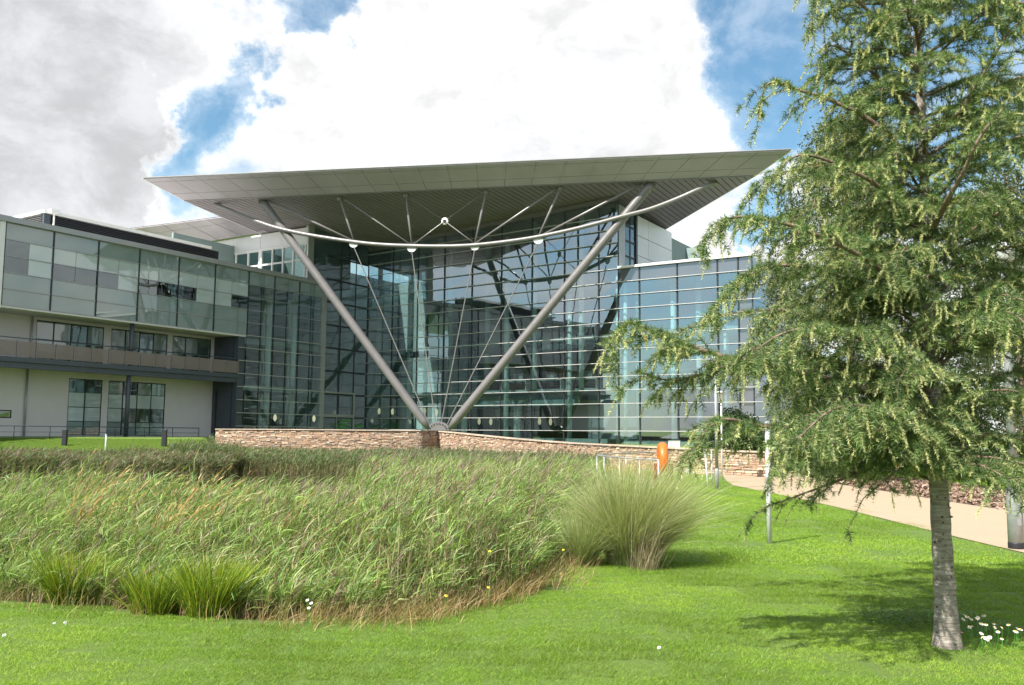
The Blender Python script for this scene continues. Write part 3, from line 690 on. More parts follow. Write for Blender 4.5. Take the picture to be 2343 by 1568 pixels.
# desks and cabinets on the first floor behind the glass
for k, (x, wd, off) in enumerate(((1088, 2.2, -2.4), (1180, 2.6, -2.2), (1258, 2.6, -2.2), (1335, 2.8, -2.2))):
    t = FC.hit(x, 880, off)[0]
    d = thing('desk', ['small pale desk on first floor behind the right mast arm', 'wide pale desk on first floor left of the red topped cabinet', 'pale desk bearing red topped cabinet on first floor', 'pale desk on first floor nearest the right wing'][k], 'desk', tuple(FC.P(t, 5.0, off)), 'desks on the first floor')
    bar(FC, t - wd / 2, t + wd / 2, 5.68, 5.74, off - .4, off + .4, 'desk_top', M['desk'], d)
    for sx in (-1, 1): bar(FC, t + sx * (wd / 2 - .1) - .03, t + sx * (wd / 2 - .1) + .03, 5.0, 5.68, off - .35, off + .35, 'leg', M['desk'], d)
    c = thing('cabinet', ['grey cabinet standing on the small pale desk', 'grey cabinet standing on the wide pale desk', 'grey cabinet with red top on a first floor desk', 'grey cabinet on the desk nearest the right wing'][k], 'cabinet', tuple(FC.P(t, 5.745, off)), 'cabinets on the desks')
    bar(FC, t - .1, t + wd * .3, 5.745, 6.2, off - .3, off + .2, 'body', M['cap'], c)
    bar(FC, t - .12, t + wd * .3 + .02, 6.203, 6.27, off - .32, off + .22, 'top', M['red'] if k == 2 else M['desk'], c)
# pendant lamps on the ground floor
pl = [(867.2, 941, FC, -3), (897.6, 942, FC, -3), (971, 941, FC, -3), (999, 943.5, FC, -3), (1095.8, 964, FC, -2), (1122.6, 965, FC, -2), (1234, 964, FC, -2), (1259, 965, FC, -2), (629, 956, FA, -3), (718, 958, FA, -3)]
plb = ['first pendant lamp right of the inner corner', 'second pendant lamp right of the inner corner', 'pendant lamp seen behind the left mast arm foot', 'pendant lamp seen just above the cables at the mast foot',
       'left one of two pendant lamps right of the mast foot', 'right one of two pendant lamps right of the mast foot', 'left one of two pendant lamps below the middle desks', 'right one of two pendant lamps below the middle desks', 'pendant lamp in the wing glass left of its middle mullion', 'pendant lamp in the wing glass near the grey end post']
for (x, y, F, off), lb in zip(pl, plb):
    t, z = F.hit(x, y, off); c = F.P(t, z, off)
    l = thing('pendant_lamp', 'small glowing teardrop ' + lb, 'lamp', tuple(c), 'pendant lamps inside the ground floor')
    part(MB().lathe(c, [(.02, -.28), (.1, -.2), (.135, 0), (.1, .18), (.03, .28)], 12), 'lamp_shade', M['lamp'], l, None, True)
    part(MB().tube([c + Vector((0, 0, .28)), c + Vector((0, 0, .9))], .012, 5), 'cord', M['black'], l)
# entrance door with green wave film
def R3(X, Y): return (696.9 + .16729 * X, 740.4 + .16729 * Y)
dz1 = FA.hit(*R3(300, 1262), .08)[1]
door = MB()
tda, tdb, tdc = [FA.hit(*R3(x, 1350), .08)[0] for x in (245, 437, 658)]
FA.box(door, tda, tdc + .1, dz1 - .1, dz1 + .14, .05, .14)
FA.box(door, tdc - .02, tdc + .14, .9, dz1 + 1.9, .05, .13); FA.box(door, tdb - .03, tdb + .05, .9, dz1 - .1, .05, .1)
FA.box(door, tda, tdc + .1, dz1 + 1.85, dz1 + 1.97, .055, .12)
dr = door.build('entrance_door', M['cap'], atr)
def wave(F, cs, wds, off, mat, par):
    mb = MB(); P_ = [F.hit(*R3(*c), off) for c in cs]; n = 18; L = []
    def ev(s):
        s = s * (len(P_) - 1); i = min(int(s), len(P_) - 2); f = s - i
        g = lambda k: P_[max(0, min(len(P_) - 1, k))]
        return [.5 * ((2 * g(i)[j]) + (-g(i - 1)[j] + g(i + 1)[j]) * f + (2 * g(i - 1)[j] - 5 * g(i)[j] + 4 * g(i + 1)[j] - g(i + 2)[j]) * f * f + (-g(i - 1)[j] + 3 * g(i)[j] - 3 * g(i + 1)[j] + g(i + 2)[j]) * f ** 3) for j in (0, 1)]
    for k in range(n + 1):
        s = k / n; t, z = ev(s); wd = wds * math.sin(math.pi * min(1, s * .9 + .08)) ** .7
        L.append((F.P(t, z + wd / 2, off), F.P(t, z - wd / 2, off)))
    for a, b in zip(L[:-1], L[1:]): mb.quad(a[1], b[1], b[0], a[0])
    mb.build('wave_film', mat, par)
wave(FA, [(440, 1420), (490, 1350), (570, 1325), (650, 1355)], .17, .11, M['green'], dr)
wave(FA, [(440, 1445), (500, 1390), (560, 1380), (650, 1440)], .17, .112, M['green'], dr)
wave(FA, [(455, 1450), (520, 1425), (600, 1450)], .12, .114, M['green'], dr)
wave(FA, [(675, 1375), (730, 1405), (780, 1385), (802, 1325)], .2, .11, M['green'], dr)
wave(FA, [(280, 1420), (292, 1440), (300, 1450)], .2, .11, M['green'], dr)
# ================================================================ CANOPY
LT = at_z(328, 410, zT + 1.25); RT = at_z(1810, 345, zT + 1.25)
can = thing('canopy_roof', 'huge grey metal canopy roof tapering to sharp tips above the atrium', 'canopy', (FT.o.x, FT.o.y, 18))
NF = 22
for (u0, u1) in ((0, .15), (.15, .68), (.68, 1)):
    for i in range(NF):
        f0, f1 = i / NF, (i + 1) / NF
        g = .00035
        q = [(LT.lerp(RT, f)).lerp(LP.lerp(RP, f), u) for f, u in ((f0 + g, u1 - .008), (f1 - g, u1 - .008), (f1 - g, u0 + .002), (f0 + g, u0 + .002))]
        MB().prism(q, Vector((.02, .06, .05))).build('fascia_panel', M['fascia'], can)
bk = Vector((0, .09, .09)); mb = MB(); mb.quad(LP + bk, RP + bk, RT + bk, LT + bk); mb.build('fascia_backing', M['joint'], can)
BRe = BR + dA * 26; BLe = BL + dA * 30
BRe.z = max(17.2, soff_z(BRe)); BLe.z = max(17.2, soff_z(BLe))
poly = [LP, RP, BR, BRe, BLe, BL]
mvec = Vector((dA.y, -dA.x, 0))
def clip(pts, lo, hi):
    for sgn, lim in ((1, lo), (-1, -hi)):
        out = []
        for i in range(len(pts)):
            a, b = pts[i], pts[(i + 1) % len(pts)]; da = a.dot(mvec) * sgn - lim; db = b.dot(mvec) * sgn - lim
            if da >= 0: out.append(a)
            if (da >= 0) != (db >= 0): out.append(a.lerp(b, da / (da - db)))
        pts = out
        if len(pts) < 3: return []
    return pts
# inner part hidden above the rooms is one sheet; planks are clipped strips
s0_ = min(p.dot(mvec) for p in poly); s1_ = max(p.dot(mvec) for p in poly); s = s0_; n = 0
# convex pieces of the soffit outline
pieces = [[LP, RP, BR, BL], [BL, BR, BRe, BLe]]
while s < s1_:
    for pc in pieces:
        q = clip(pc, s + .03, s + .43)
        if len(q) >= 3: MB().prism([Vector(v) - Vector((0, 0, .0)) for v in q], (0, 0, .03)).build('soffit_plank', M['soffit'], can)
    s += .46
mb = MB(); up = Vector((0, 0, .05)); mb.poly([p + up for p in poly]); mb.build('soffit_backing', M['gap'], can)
mb = MB(); up = Vector((0, 0, .14))
mb.poly([LT + up, RT + up, RP + up]); mb.poly([LT + up, RP + up, BR + up, BL + up, LP + up])
mb.poly([BL + up, BR + up, BRe + up, BLe + up])
# closed edges
for a, b in ((LP, LT), (LT, RT), (RT, RP), (RP, BR), (BR, BRe), (BRe, BLe), (BLe, BL), (BL, LP)): mb.quad(a, b, b + up, a + up)
mb.build('roof_sheet', M['cap'], can)
for pts in ([LT, LP, BL], [RT, RP, BR]):
    off = Vector((0.05 if pts[0].x > 0 else -.05, 0, .04)); part(MB().tube([p + off for p in pts], .05, 6), 'edge_trim', M['white'], can)
part(MB().tube([LP + Vector((0, -.02, 0)), RP + Vector((0, -.02, 0))], .045, 6), 'edge_trim', M['steel_light'], can)
part(MB().tube([LT + Vector((0, -.0, .08)), RT + Vector((0, -.0, .08))], .05, 6), 'edge_trim', M['steel_light'], can)

# ================================================================ MAST TRUSS
tr = thing('mast_truss', 'V shaped grey steel mast truss with curved tie and cables holding up the canopy', 'roof support', tuple(foot))
def TP(x, y, off=0):
    t, z = FT.hit(x, y, off); return FT.P(t, z, off)
T1, T2 = TP(600, 460), TP(1490, 420); T1.z = min(T1.z, soff_z(T1) - .02); T2.z = min(T2.z, soff_z(T2) - .02)
f1, f2 = TP(981, 981), TP(1027, 981)
def arm(a, b, r0, r1):
    d = (b - a); L = d.length; d.normalize()
    part(MB().tube([a, a + d * .7, a + d * 1.6, b - d * .5, b + d * .1], [r0 * .45, r0 * .85, r1, r1, r1], 20), 'mast_arm', M['steel'], tr, None, True)
arm(f1, T1, .33, .305); arm(f2, T2, .33, .305)
arc = [(492, 466.5), (539, 487.6), (583, 505), (633, 522), (706.5, 538), (807, 553.5), (870, 560), (941, 563), (1010, 564), (1074.5, 562), (1145.6, 555), (1229, 542.6), (1329.6, 520.8), (1427, 494.5), (1485.7, 479), (1547, 456), (1608, 429), (1638, 417.5)]
ap = [TP(x, y, .35) for x, y in arc]; ap[0] = soff(492, 466.5); ap[-1] = soff(1638, 417.5)
def smooth_pts(P_, n=4):
    out = []
    for i in range(len(P_) - 1):
        g = lambda k: P_[max(0, min(len(P_) - 1, k))]
        for k in range(n):
            f = k / n; out.append(.5 * ((2 * g(i)) + (g(i + 1) - g(i - 1)) * f + (2 * g(i - 1) - 5 * g(i) + 4 * g(i + 1) - g(i + 2)) * f * f + (3 * g(i) - g(i - 1) - 3 * g(i + 1) + g(i + 2)) * f ** 3))
    out.append(P_[-1]); return out
part(MB().tube(smooth_pts(ap), .145, 16), 'curved_tie', M['steel_light'], tr, None, True)
n_ = [TP(x, y) for x, y in ((776.7, 452), (928.3, 444.8), (1112, 437), (1282, 430))]
for q in n_: q.z = min(q.z, soff_z(q) - .02)
a_ = [TP(x, y, .3) for x, y in ((809.5, 552), (942, 562), (1086, 558), (1231, 543))]
hub = TP(1017, 506.3)
def strut(a, b, r, name='strut'):
    part(MB().tube([a, a.lerp(b, .04), a.lerp(b, .5), b], [r * .55, r * .85, r * .85, r * .6], 10), name, M['steel'], tr, None, True)
for a, b in ((n_[0], a_[0]), (n_[1], a_[1]), (n_[2], a_[2]), (n_[3], a_[3])): strut(a, b, .105)
strut(T1 + dT * .5, a_[0], .11); strut(T2 - dT * .7, a_[3], .11); strut(n_[0] + dT * .2, a_[1], .07); strut(n_[3] - dT * .2, a_[2], .1)
for a, b, r in ((hub, a_[1], .05), (hub, a_[2], .05), (n_[1], hub, .03), (n_[2], hub, .03)): strut(a, b, r, 'tie_rod')
hb = part(MB().lathe(hub - FT.n * .05, [(.1, -.06), (.25, -.05), (.27, 0), (.25, .05), (.1, .06)], 20, FT.n), 'hub_ring', M['white'], tr, None, True)
part(MB().lathe(hub + FT.n * .02, [(.11, -.09), (.11, .06)], 14, FT.n), 'hub_core', M['gap'], hb)
for q in a_:
    c = q + Vector((.0, 0, 0)) - Vector((0, 0, .12))
    pts = [c + dT * (.36 * math.cos(a)) + Vector((0, 0, -.36 * math.sin(a))) for a in np.linspace(0, math.pi, 11)]
    MB().prism([p - FT.n * .03 for p in pts], FT.n * .06).build('gusset_plate', M['white'], tr)
for q in [T1, T2] + n_:
    MB().lathe(q, [(.18, -.25), (.24, 0)], 12).build('head_plate', M['steel'], tr)
for q, e in zip(a_, ((982, 973), (996.5, 969), (1009.5, 969), (1022, 973))):
    b = TP(*e); a = q - Vector((0, 0, .42)); part(MB().tube([a, b], .038, 8), 'cable', M['steel_light'], tr)
c = TP(1003, 985)
pts = [c + dT * (.82 * math.cos(a)) + Vector((0, 0, .62 * math.sin(a))) for a in np.linspace(0, math.pi, 17)]
bp = MB().prism([p + FT.n * .09 for p in pts], FT.n * -.18).build('base_plate', M['steel'], tr)
for e in np.linspace(.35, math.pi - .35, 8):
    b = c + dT * (.62 * math.cos(e)) + Vector((0, 0, .46 * math.sin(e))) + FT.n * .1; MB().lathe(b, [(.045, 0), (.045, .04)], 8, FT.n).build('bolt', M['mullion'], bp)

# ================================================================ STONE WALLS
pier_top = 1.85
def stone_wall(name, label, pts, zb, count_parts, seedd, near_end):
    w_ = thing(name, label, 'stone wall', (pts[0].x, pts[0].y, 0)); rs = random.Random(seedd)
    seg = [(pts[i], pts[i + 1]) for i in range(len(pts) - 1)]; Ls = [(Vector((b.x - a.x, b.y - a.y, 0))).length for a, b in seg]; tot = sum(Ls)
    def at(s):
        for (a, b), L in zip(seg, Ls):
            if s <= L or (a, b) == seg[-1]: 
                f = min(s / L, 1.0); p = a.lerp(b, f); d = Vector((b.x - a.x, b.y - a.y, 0)).normalized(); n = Vector((d.y, -d.x, 0))
                return p, d, n
            s -= L
    nn = [at(tot * k / 80) for k in range(81)]
    # core
    mb = MB()
    for k in range(80):
        (p, d, n), (q, e, m) = nn[k], nn[k + 1]
        a = Vector((p.x, p.y, 0)); b = Vector((q.x, q.y, 0)); i = -.05
        mb.hexa([a + n * i + Vector((0, 0, zb)), b + m * i + Vector((0, 0, zb)), b - m * .45 + Vector((0, 0, zb)), a - n * .45 + Vector((0, 0, zb)),
                 a + n * i + Vector((0, 0, p.z - .06)), b + m * i + Vector((0, 0, q.z - .06)), b - m * .45 + Vector((0, 0, q.z - .06)), a - n * .45 + Vector((0, 0, p.z - .06))])
    mb.build('core', M['mortar'], w_)
    stones = []
    z = zb
    ztop = max(p.z for p in pts) - .06
    while z < ztop:
        h = rs.choice((.045, .055, .07, .085, .10)); s = rs.uniform(-.2, 0)
        while s < tot:
            L = rs.uniform(.10, .42) * (1.0 if h > .07 else .85); s1 = min(s + L, tot); s0 = max(s, 0)
            if s1 - s0 > .04:
                p, d, n = at(s0); q, e, m = at(s1)
                top = min(p.z, q.z) - .065
                if z + .03 < top:
                    h_ = min(h, top - z); pr = rs.uniform(-.03, .03); g = .008
                    if rs.random() < .2 and h_ > .08: sub = [(z, h_ * .5), (z + h_ * .5, h_ * .5)]
                    else: sub = [(z, h_)]
                    for zz, hh in sub:
                        u, v, x = rs.uniform(0, .012), rs.uniform(0, .012), rs.uniform(-.012, .012)
                        a = Vector((p.x, p.y, 0)) + d * g; b = Vector((q.x, q.y, 0)) - e * g; f0 = pr; f1 = pr + x
                        P8 = [a + n * f0 + Vector((0, 0, zz + g + u)), b + m * f1 + Vector((0, 0, zz + g + v)), b - m * .06 + Vector((0, 0, zz + g)), a - n * .06 + Vector((0, 0, zz + g)),
                              a + n * f0 + Vector((0, 0, zz + hh - u)), b + m * f1 + Vector((0, 0, zz + hh - v)), b - m * .06 + Vector((0, 0, zz + hh)), a - n * .06 + Vector((0, 0, zz + hh))]
                        t = rs.random(); base = rs.choice(((.42, .29, .19), (.50, .38, .26), (.36, .24, .16), (.46, .31, .22), (.56, .45, .33), (.33, .26, .21), (.44, .27, .17)))
                        k = rs.uniform(.75, 1.2); cc = tuple(min(.8, c * k) for c in base)
                        dist = (a - Vector((near_end[0], near_end[1], 0))).length + (1.5 if zz < .2 else 0)
                        stones.append((dist, P8, cc))
            s = s1 if s + L <= s1 + 1e-6 else s + L
            if s >= tot: break
        z += h
    stones.sort(key=lambda q: q[0])
    for dist, P8, cc in stones[:count_parts]:
        mb = MB(); mb.hexa(P8); mb.c = [cc] * 8; mb.build('stone', M['stone'], w_)
    mb = MB()
    for dist, P8, cc in stones[count_parts:]: mb.hexa(P8); mb.c += [cc] * 8
    if mb.v: tag(mb.build('stonework', M['stone'], w_), kind='stuff')
    s = 0
    while s < tot - .05:                                     # coping stones
        L = rs.uniform(.5, .8); s1 = min(s + L, tot)
        if tot - s1 < .2: s1 = tot
        p, d, n = at(s); q, e, m = at(s1); a = Vector((p.x, p.y, 0)) + d * .006; b = Vector((q.x, q.y, 0)) - e * .006; j = rs.uniform(-.012, .012)
        mb = MB(); mb.hexa([a + n * (.07 + j) + Vector((0, 0, p.z - .06)), b + m * (.07 + j) + Vector((0, 0, q.z - .06)), b - m * .5 + Vector((0, 0, q.z - .06)), a - n * .5 + Vector((0, 0, p.z - .06)),
                            a + n * (.06 + j) + Vector((0, 0, p.z)), b + m * (.06 + j) + Vector((0, 0, q.z)), b - m * .5 + Vector((0, 0, q.z)), a - n * .5 + Vector((0, 0, p.z))])
        k = rs.uniform(.8, 1.1); mb.c = [(.42 * k, .33 * k, .25 * k)] * 8; mb.build('coping_stone', M['stone'], w_); s = s1
    return w_
endp = WLp[-1] + dA * 1.9; endp.z = WLp[-1].z
stone_wall('stone_wall', 'straight rubble stone wall left of the mast foot, ending in a dark shaded pier face', WLp + [endp], -.5, 150, 3, (WLp[-1].x, WLp[-1].y))
WRp[0].z = min(WRp[0].z, WLp[-1].z)
stone_wall('stone_wall', 'low curved rubble stone wall right of the mast foot, descending towards the path', WRp, -.5, 150, 5, (WRp[-3].x, WRp[-3].y))
# vent grille in the right wall
vp = at_y(1577, 1080, 39.0); k = min(range(len(WRp) - 1), key=lambda i: abs((WRp[i].x + WRp[i + 1].x) / 2 - vp.x))
FV = Frame(WRp[k][:2], (WRp[k + 1] - WRp[k])[:2]); tv, zv = FV.hit(1577, 1080, .06)
vg = thing('vent_grille', 'small white slatted vent grille low in the stone wall near the path', 'grille', tuple(FV.P(tv, zv, .06)))
for j in range(5): bar(FV, tv - .2, tv + .2, zv - .1 + j * .045, zv - .08 + j * .045, .05, .1, 'slat', M['white'], vg)
bar(FV, tv - .22, tv + .22, zv - .12, zv + .14, .03, .045, 'frame', M['cap'], vg)
cb = thing('cabinet', 'white metal cabinet on the ledge above the wall beside the orange ring', 'cabinet', tuple(at_y(1541, 1024, 42)))
c0 = at_y(1529, 1026, 44); c1 = at_y(1554, 1009, 44)
bx = MB().box((c0.x, 44, c0.z), (c1.x - c0.x, -.1, 0), (.1, .4, 0), (0, 0, c1.z - c0.z)); bx.build('body', M['white'], cb)
MB().box((c0.x - .02, 43.97, c1.z + .003), (c1.x - c0.x + .04, -.1, 0), (.1, .45, 0), (0, 0, .02)).build('lid', M['cap'], cb)
# ================================================================ VEGETATION
def ribbons(base, dirs, up, lens, wid, cols, segs=3, bend=None, tipcol=None):
    """blades: base (n,3), start direction, bend vector added towards the tip; returns verts, tris, colours"""
    n = len(base); side = np.cross(dirs, up); nn = np.linalg.norm(side, axis=1, keepdims=True); side = side / np.maximum(nn, 1e-6)
    V = []; Cc = []; prev = base.copy(); 
    for k in range(segs):
        f = k / segs
        p = base + dirs * (lens * f)[:, None] + bend * ((lens * f * f))[:, None]
        w_ = wid * (1 - .55 * f) * (.6 if k == 0 else 1)
        V += [p - side * w_[:, None] * .5, p + side * w_[:, None] * .5]
        c = cols if tipcol is None else cols * (1 - f) + tipcol * f
        Cc += [c, c]
    V.append(base + dirs * lens[:, None] + bend * lens[:, None]); Cc.append(cols if tipcol is None else tipcol)
    m = 2 * segs + 1; V = np.stack(V, 1).reshape(-1, 3); Cc = np.stack(Cc, 1).reshape(-1, 3)
    b = (np.arange(n) * m)[:, None]; T = []
    for k in range(segs - 1):
        a = 2 * k; T += [np.concatenate([b + a, b + a + 1, b + a + 3], 1), np.concatenate([b + a, b + a + 3, b + a + 2], 1)]
    a = 2 * (segs - 1); T.append(np.concatenate([b + a, b + a + 1, b + a + 2], 1))
    return V, np.concatenate(T), Cc
class Acc:
    def __init__(s): s.V = []; s.T = []; s.C = []; s.n = 0
    def add(s, V, T, Cc): s.V.append(V); s.T.append(T + s.n); s.C.append(Cc); s.n += len(V)
    def build(s, name, mat, parent=None, origin=(0, 0, 0)):
        return np_mesh(name, np.concatenate(s.V), np.concatenate(s.T), np.concatenate(s.C), mat, parent, origin)
def norm(a): return a / np.maximum(np.linalg.norm(a, axis=1, keepdims=True), 1e-9)
def jit(c, n, s=.18, h=.06):
    c = np.array(c)[None, :] * np.exp(rng.normal(0, s, (n, 1))) * np.exp(rng.normal(0, h, (n, 3))); return np.clip(c, 0, .75)
UP = np.array([0, 0, 1.0])
def palette(n, cols, p, s=.18):
    idx = rng.choice(len(cols), n, p=p); return np.clip(np.array(cols)[idx] * np.exp(rng.normal(0, s, (n, 1))) * np.exp(rng.normal(0, .05, (n, 3))), 0, .75)

def reeds(acc, bx, by, ztop, nleaf, lw, ll, wind=.55, cols=None, pc=None, plume=.12, stemcol=(.20, .17, .08), pw=1.0):
    n = len(bx); bz = np.minimum(height(bx, by), 10); bz = np.maximum(bz, -.5); h = np.maximum(ztop - bz, .25)
    base = np.stack([bx, by, bz], 1)
    lean = np.stack([rng.normal(.03, .10, n), rng.normal(0, .08, n), np.ones(n)], 1)
    bend = np.stack([np.abs(rng.normal(.09, .07, n)), rng.normal(.0, .05, n), rng.normal(-.02, .01, n)], 1)
    sc = palette(n, [stemcol, (.15, .18, .06), (.25, .19, .11)], [.4, .35, .25])
    upv = norm(np.stack([rng.normal(0, .4, n), np.ones(n), rng.normal(0, .1, n)], 1))
    V, T, C_ = ribbons(base, lean, upv, h, np.full(n, .011 * pw), sc, 3, bend, sc * .9); acc.add(V, T, C_)
    # leaves
    m = nleaf; idx = np.repeat(np.arange(n), m); N = n * m
    f = rng.beta(2.2, 1.35, N); L = h[idx] * f
    p = base[idx] + lean[idx] * L[:, None] + bend[idx] * (L * f)[:, None]
    az = rng.normal(0.05, 1.15, N) + np.where(rng.random(N) < .25, math.pi, 0)
    el = rng.normal(1.0, .28, N)
    d = np.stack([np.cos(az) * np.cos(el), np.sin(az) * np.cos(el), np.sin(el)], 1); d[:, 0] += wind * .25; d = norm(d)
    bd = np.stack([np.abs(rng.normal(wind * .75, .2, N)), rng.normal(0, .12, N), -np.abs(rng.normal(.30, .2, N))], 1)
    ln = ll * np.exp(rng.normal(0, .25, N)) * (.65 + .35 * f); cc = palette(N, cols, pc)
    dry = (1 - f) ** 1.6; cc = cc * (1 - .75 * dry[:, None]) + np.array([.13, .10, .045]) * .75 * dry[:, None] * np.exp(rng.normal(0, .25, (N, 1)))
    u = norm(np.stack([rng.normal(0, .5, N), rng.normal(0, .5, N), np.ones(N)], 1))
    V, T, C_ = ribbons(p, d, u, ln, lw * np.exp(rng.normal(0, .2, N)), cc, 2 if pw > 1.2 else 3, bd, np.clip(cc * 1.15, 0, .7)); acc.add(V, T, C_)
    # plumes
    k = np.where(rng.random(n) < plume)[0]; K = len(k)
    if K:
        r = 7; ii = np.repeat(k, r); q = len(ii); tip = base[ii] + lean[ii] * h[ii][:, None] + bend[ii] * h[ii][:, None]
        d = norm(np.stack([rng.normal(.35, .25, q), rng.normal(0, .25, q), np.ones(q)], 1)); st = tip - UP * rng.uniform(0, .12, (q, 1))
        V, T, C_ = ribbons(st, d, norm(rng.normal(0, 1, (q, 3))), rng.uniform(.12, .26, q), np.full(q, .012 * pw), palette(q, [(.20, .14, .11), (.30, .25, .18)], [.5, .5]), 2, np.stack([np.full(q, .25), np.zeros(q), np.full(q, -.1)], 1)); acc.add(V, T, C_)
def scatter(n, x0, x1, y0, y1, cond):
    X = []; Yy = []; c = 0
    while c < n:
        x = rng.uniform(x0, x1, n * 2); y = rng.uniform(y0, y1, n * 2); k = cond(x, y); X.append(x[k]); Yy.append(y[k]); c += k.sum()
        if k.sum() == 0: break
    return np.concatenate(X)[:n], np.concatenate(Yy)[:n]
def infrus(x, y, m=1.0): return np.abs(x) < y * .60 + m
near_cols = [(.19, .30, .065), (.27, .38, .095), (.11, .19, .05), (.36, .38, .17), (.17, .28, .11)]; near_p = [.34, .26, .16, .12, .12]
A_ = Acc()
dn = lambda x, y: np.minimum(y - ynear(x), (xright(y) - x))
blockn = lambda x, y: nz(x, y, 1.1, 1)
condN = lambda x, y: infrus(x, y) & (nz(x, y, 2.3, 7) + .5 * nz(x, y, 5.1, 3) > -.50) & (dn(x, y) > .15) & ((y < 16.5 + 1.2 * nz(x, y, .8)) | (x > -.155 * y + .4 * nz(x, y, .9, 4))) & (y < 22)
def ztopN(x, y):
    d = dn(x, y); k = sstep(-2.5, -.6, x); dd = sstep(-.1, 3.4 - 2.5 * k, d)
    z = .12 + (.58 + .18 * k) * dd + .19 * blockn(x, y) * dd + .13 * nz(x, y, 2.6, 2) * sstep(0, 1, dn(x, y))
    return z
x, y = scatter(11500, -15, 3, 7.8, 22, condN)
z = ztopN(x, y) + rng.normal(0, .10, len(x)) - .05 * sstep(13, 16, y) * (x < -2)
reeds(A_, x, y, z, 9, .0125, .22, .34, near_cols, near_p, .05)
x, y = scatter(2400, -15, 3, 8.1, 21, lambda x, y: condN(x, y) & (rng.random(len(x)) < .35 + .65 * sstep(-4, -1, x)))               # taller upright dead stems and fresh shoots above the mass
reeds(A_, x, y, ztopN(x, y) + rng.normal(.10, .10, len(x)), 3, .010, .20, .15, [(.42, .34, .2), (.5, .42, .28), (.26, .34, .12)], [.25, .2, .55], .18, stemcol=(.46, .36, .22), pw=.9)
x, y = scatter(4200, -7, 3, 21, 34, lambda x, y: infrus(x, y) & (xright(y) - x > .1) & (x > -.155 * y + .5 * nz(x, y, .7, 4)))
reeds(A_, x, y, .55 + .18 * nz(x, y, .7, 1) + rng.normal(0, .1, len(x)), 9, .019, .27, .4, near_cols, near_p, .16, pw=1.6)
o = A_.build('reeds', M['leaf']); tag(o, kind='stuff', label='dense pale green reeds leaning with the wind in the near part of the pond')
A_ = Acc()
far_cols = [(.11, .17, .065), (.15, .21, .085), (.07, .11, .045), (.22, .24, .12)]; fp = [.38, .28, .2, .14]
x, y = scatter(3600, -9, 6, 33, 60, lambda x, y: infrus(x, y) & (xright(y) - x > .1) & (x > -.155 * y + .5 * nz(x, y, .5, 4)) & (y < ywall(x) - .5))
reeds(A_, x, y, .50 + .22 * nz(x, y, .45, 1) + rng.normal(0, .1, len(x)), 8, .03, .32, .35, far_cols, fp, .2, pw=2.5)
x, y = scatter(5600, -34, 5, 44.2, 60, lambda x, y: infrus(x, y) & (y < ywall(x) - .5) & (x > -.322 * y - .3) & (y > 44.6 + .6 * nz(x, y, .8)))
reeds(A_, x, y, .42 + .2 * nz(x, y, .5, 3) + .12 * nz(x, y, 1.3, 5) + rng.normal(0, .1, len(x)), 9, .03, .30, .3, far_cols, fp, .12, pw=2.5)
x, y = scatter(700, -19, -12, 43.8, 47, lambda x, y: (x > -.37 * y) & (x < -.3 * y))
reeds(A_, x, y, .85 + rng.normal(0, .12, len(x)), 9, .03, .32, .3, far_cols, fp, .12, pw=2.5)
# left far bank: thinner band in front of the lawn strip
x, y = scatter(4800, -34, -13, 35, 45.3, lambda x, y: infrus(x, y) & (y > 39.5 + .8 * nz(x, y, .6, 2)) & (x < -.29 * y))
reeds(A_, x, y, .42 + .2 * nz(x, y, .5, 1) + rng.normal(0, .12, len(x)), 8, .03, .32, .35, far_cols + [(.2, .15, .09)], [.3, .25, .18, .12, .15], .25, pw=2.3)
x, y = scatter(1500, -24, -9, 16, 24, lambda x, y: infrus(x, y) & (x < -.40 * y) & (y < 26))
reeds(A_, x, y, .05 + .15 * nz(x, y, .7, 1) + rng.normal(0, .1, len(x)), 9, .018, .26, .4, near_cols, near_p, .25, pw=1.4)
o = A_.build('far_reeds', M['leaf']); tag(o, kind='stuff', label='darker green reed belt below the stone wall across the water')

# dry tan grass along the edge of the lawn
A_ = Acc()
n = 9000; x = rng.uniform(-6.5, 2.6, n); y = ynear(x) + rng.normal(.12, .22, n); kx = x > .3
n2 = 4500; y2 = rng.uniform(9.5, 24, n2); x2 = xright(y2) + rng.normal(-.05, .22, n2)
x = np.concatenate([x[~kx], x2]); y = np.concatenate([y[~kx], y2]); n = len(x)
wgt = .07 + .93 * sstep(-2.6, -.5, x); keep = rng.random(n) < wgt; x, y = x[keep], y[keep]; n = len(x)
base = np.stack([x, y, height(x, y) - .02], 1); d = norm(np.stack([rng.normal(.12, .35, n), rng.normal(0, .3, n), np.ones(n)], 1))
bd = np.stack([rng.normal(.2, .25, n), rng.normal(-.1, .25, n), -np.abs(rng.normal(.2, .15, n))], 1)
V, T, C_ = ribbons(base, d, norm(rng.normal(0, 1, (n, 3))), rng.uniform(.1, .36, n), np.full(n, .006), palette(n, [(.42, .30, .15), (.50, .38, .20), (.30, .17, .10), (.20, .22, .07)], [.38, .27, .15, .2]), 3, bd); A_.add(V, T, C_)
o = A_.build('dry_grass', M['grass']); tag(o, kind='stuff', label='dry straw coloured grass fringe between the lawn and the reeds')

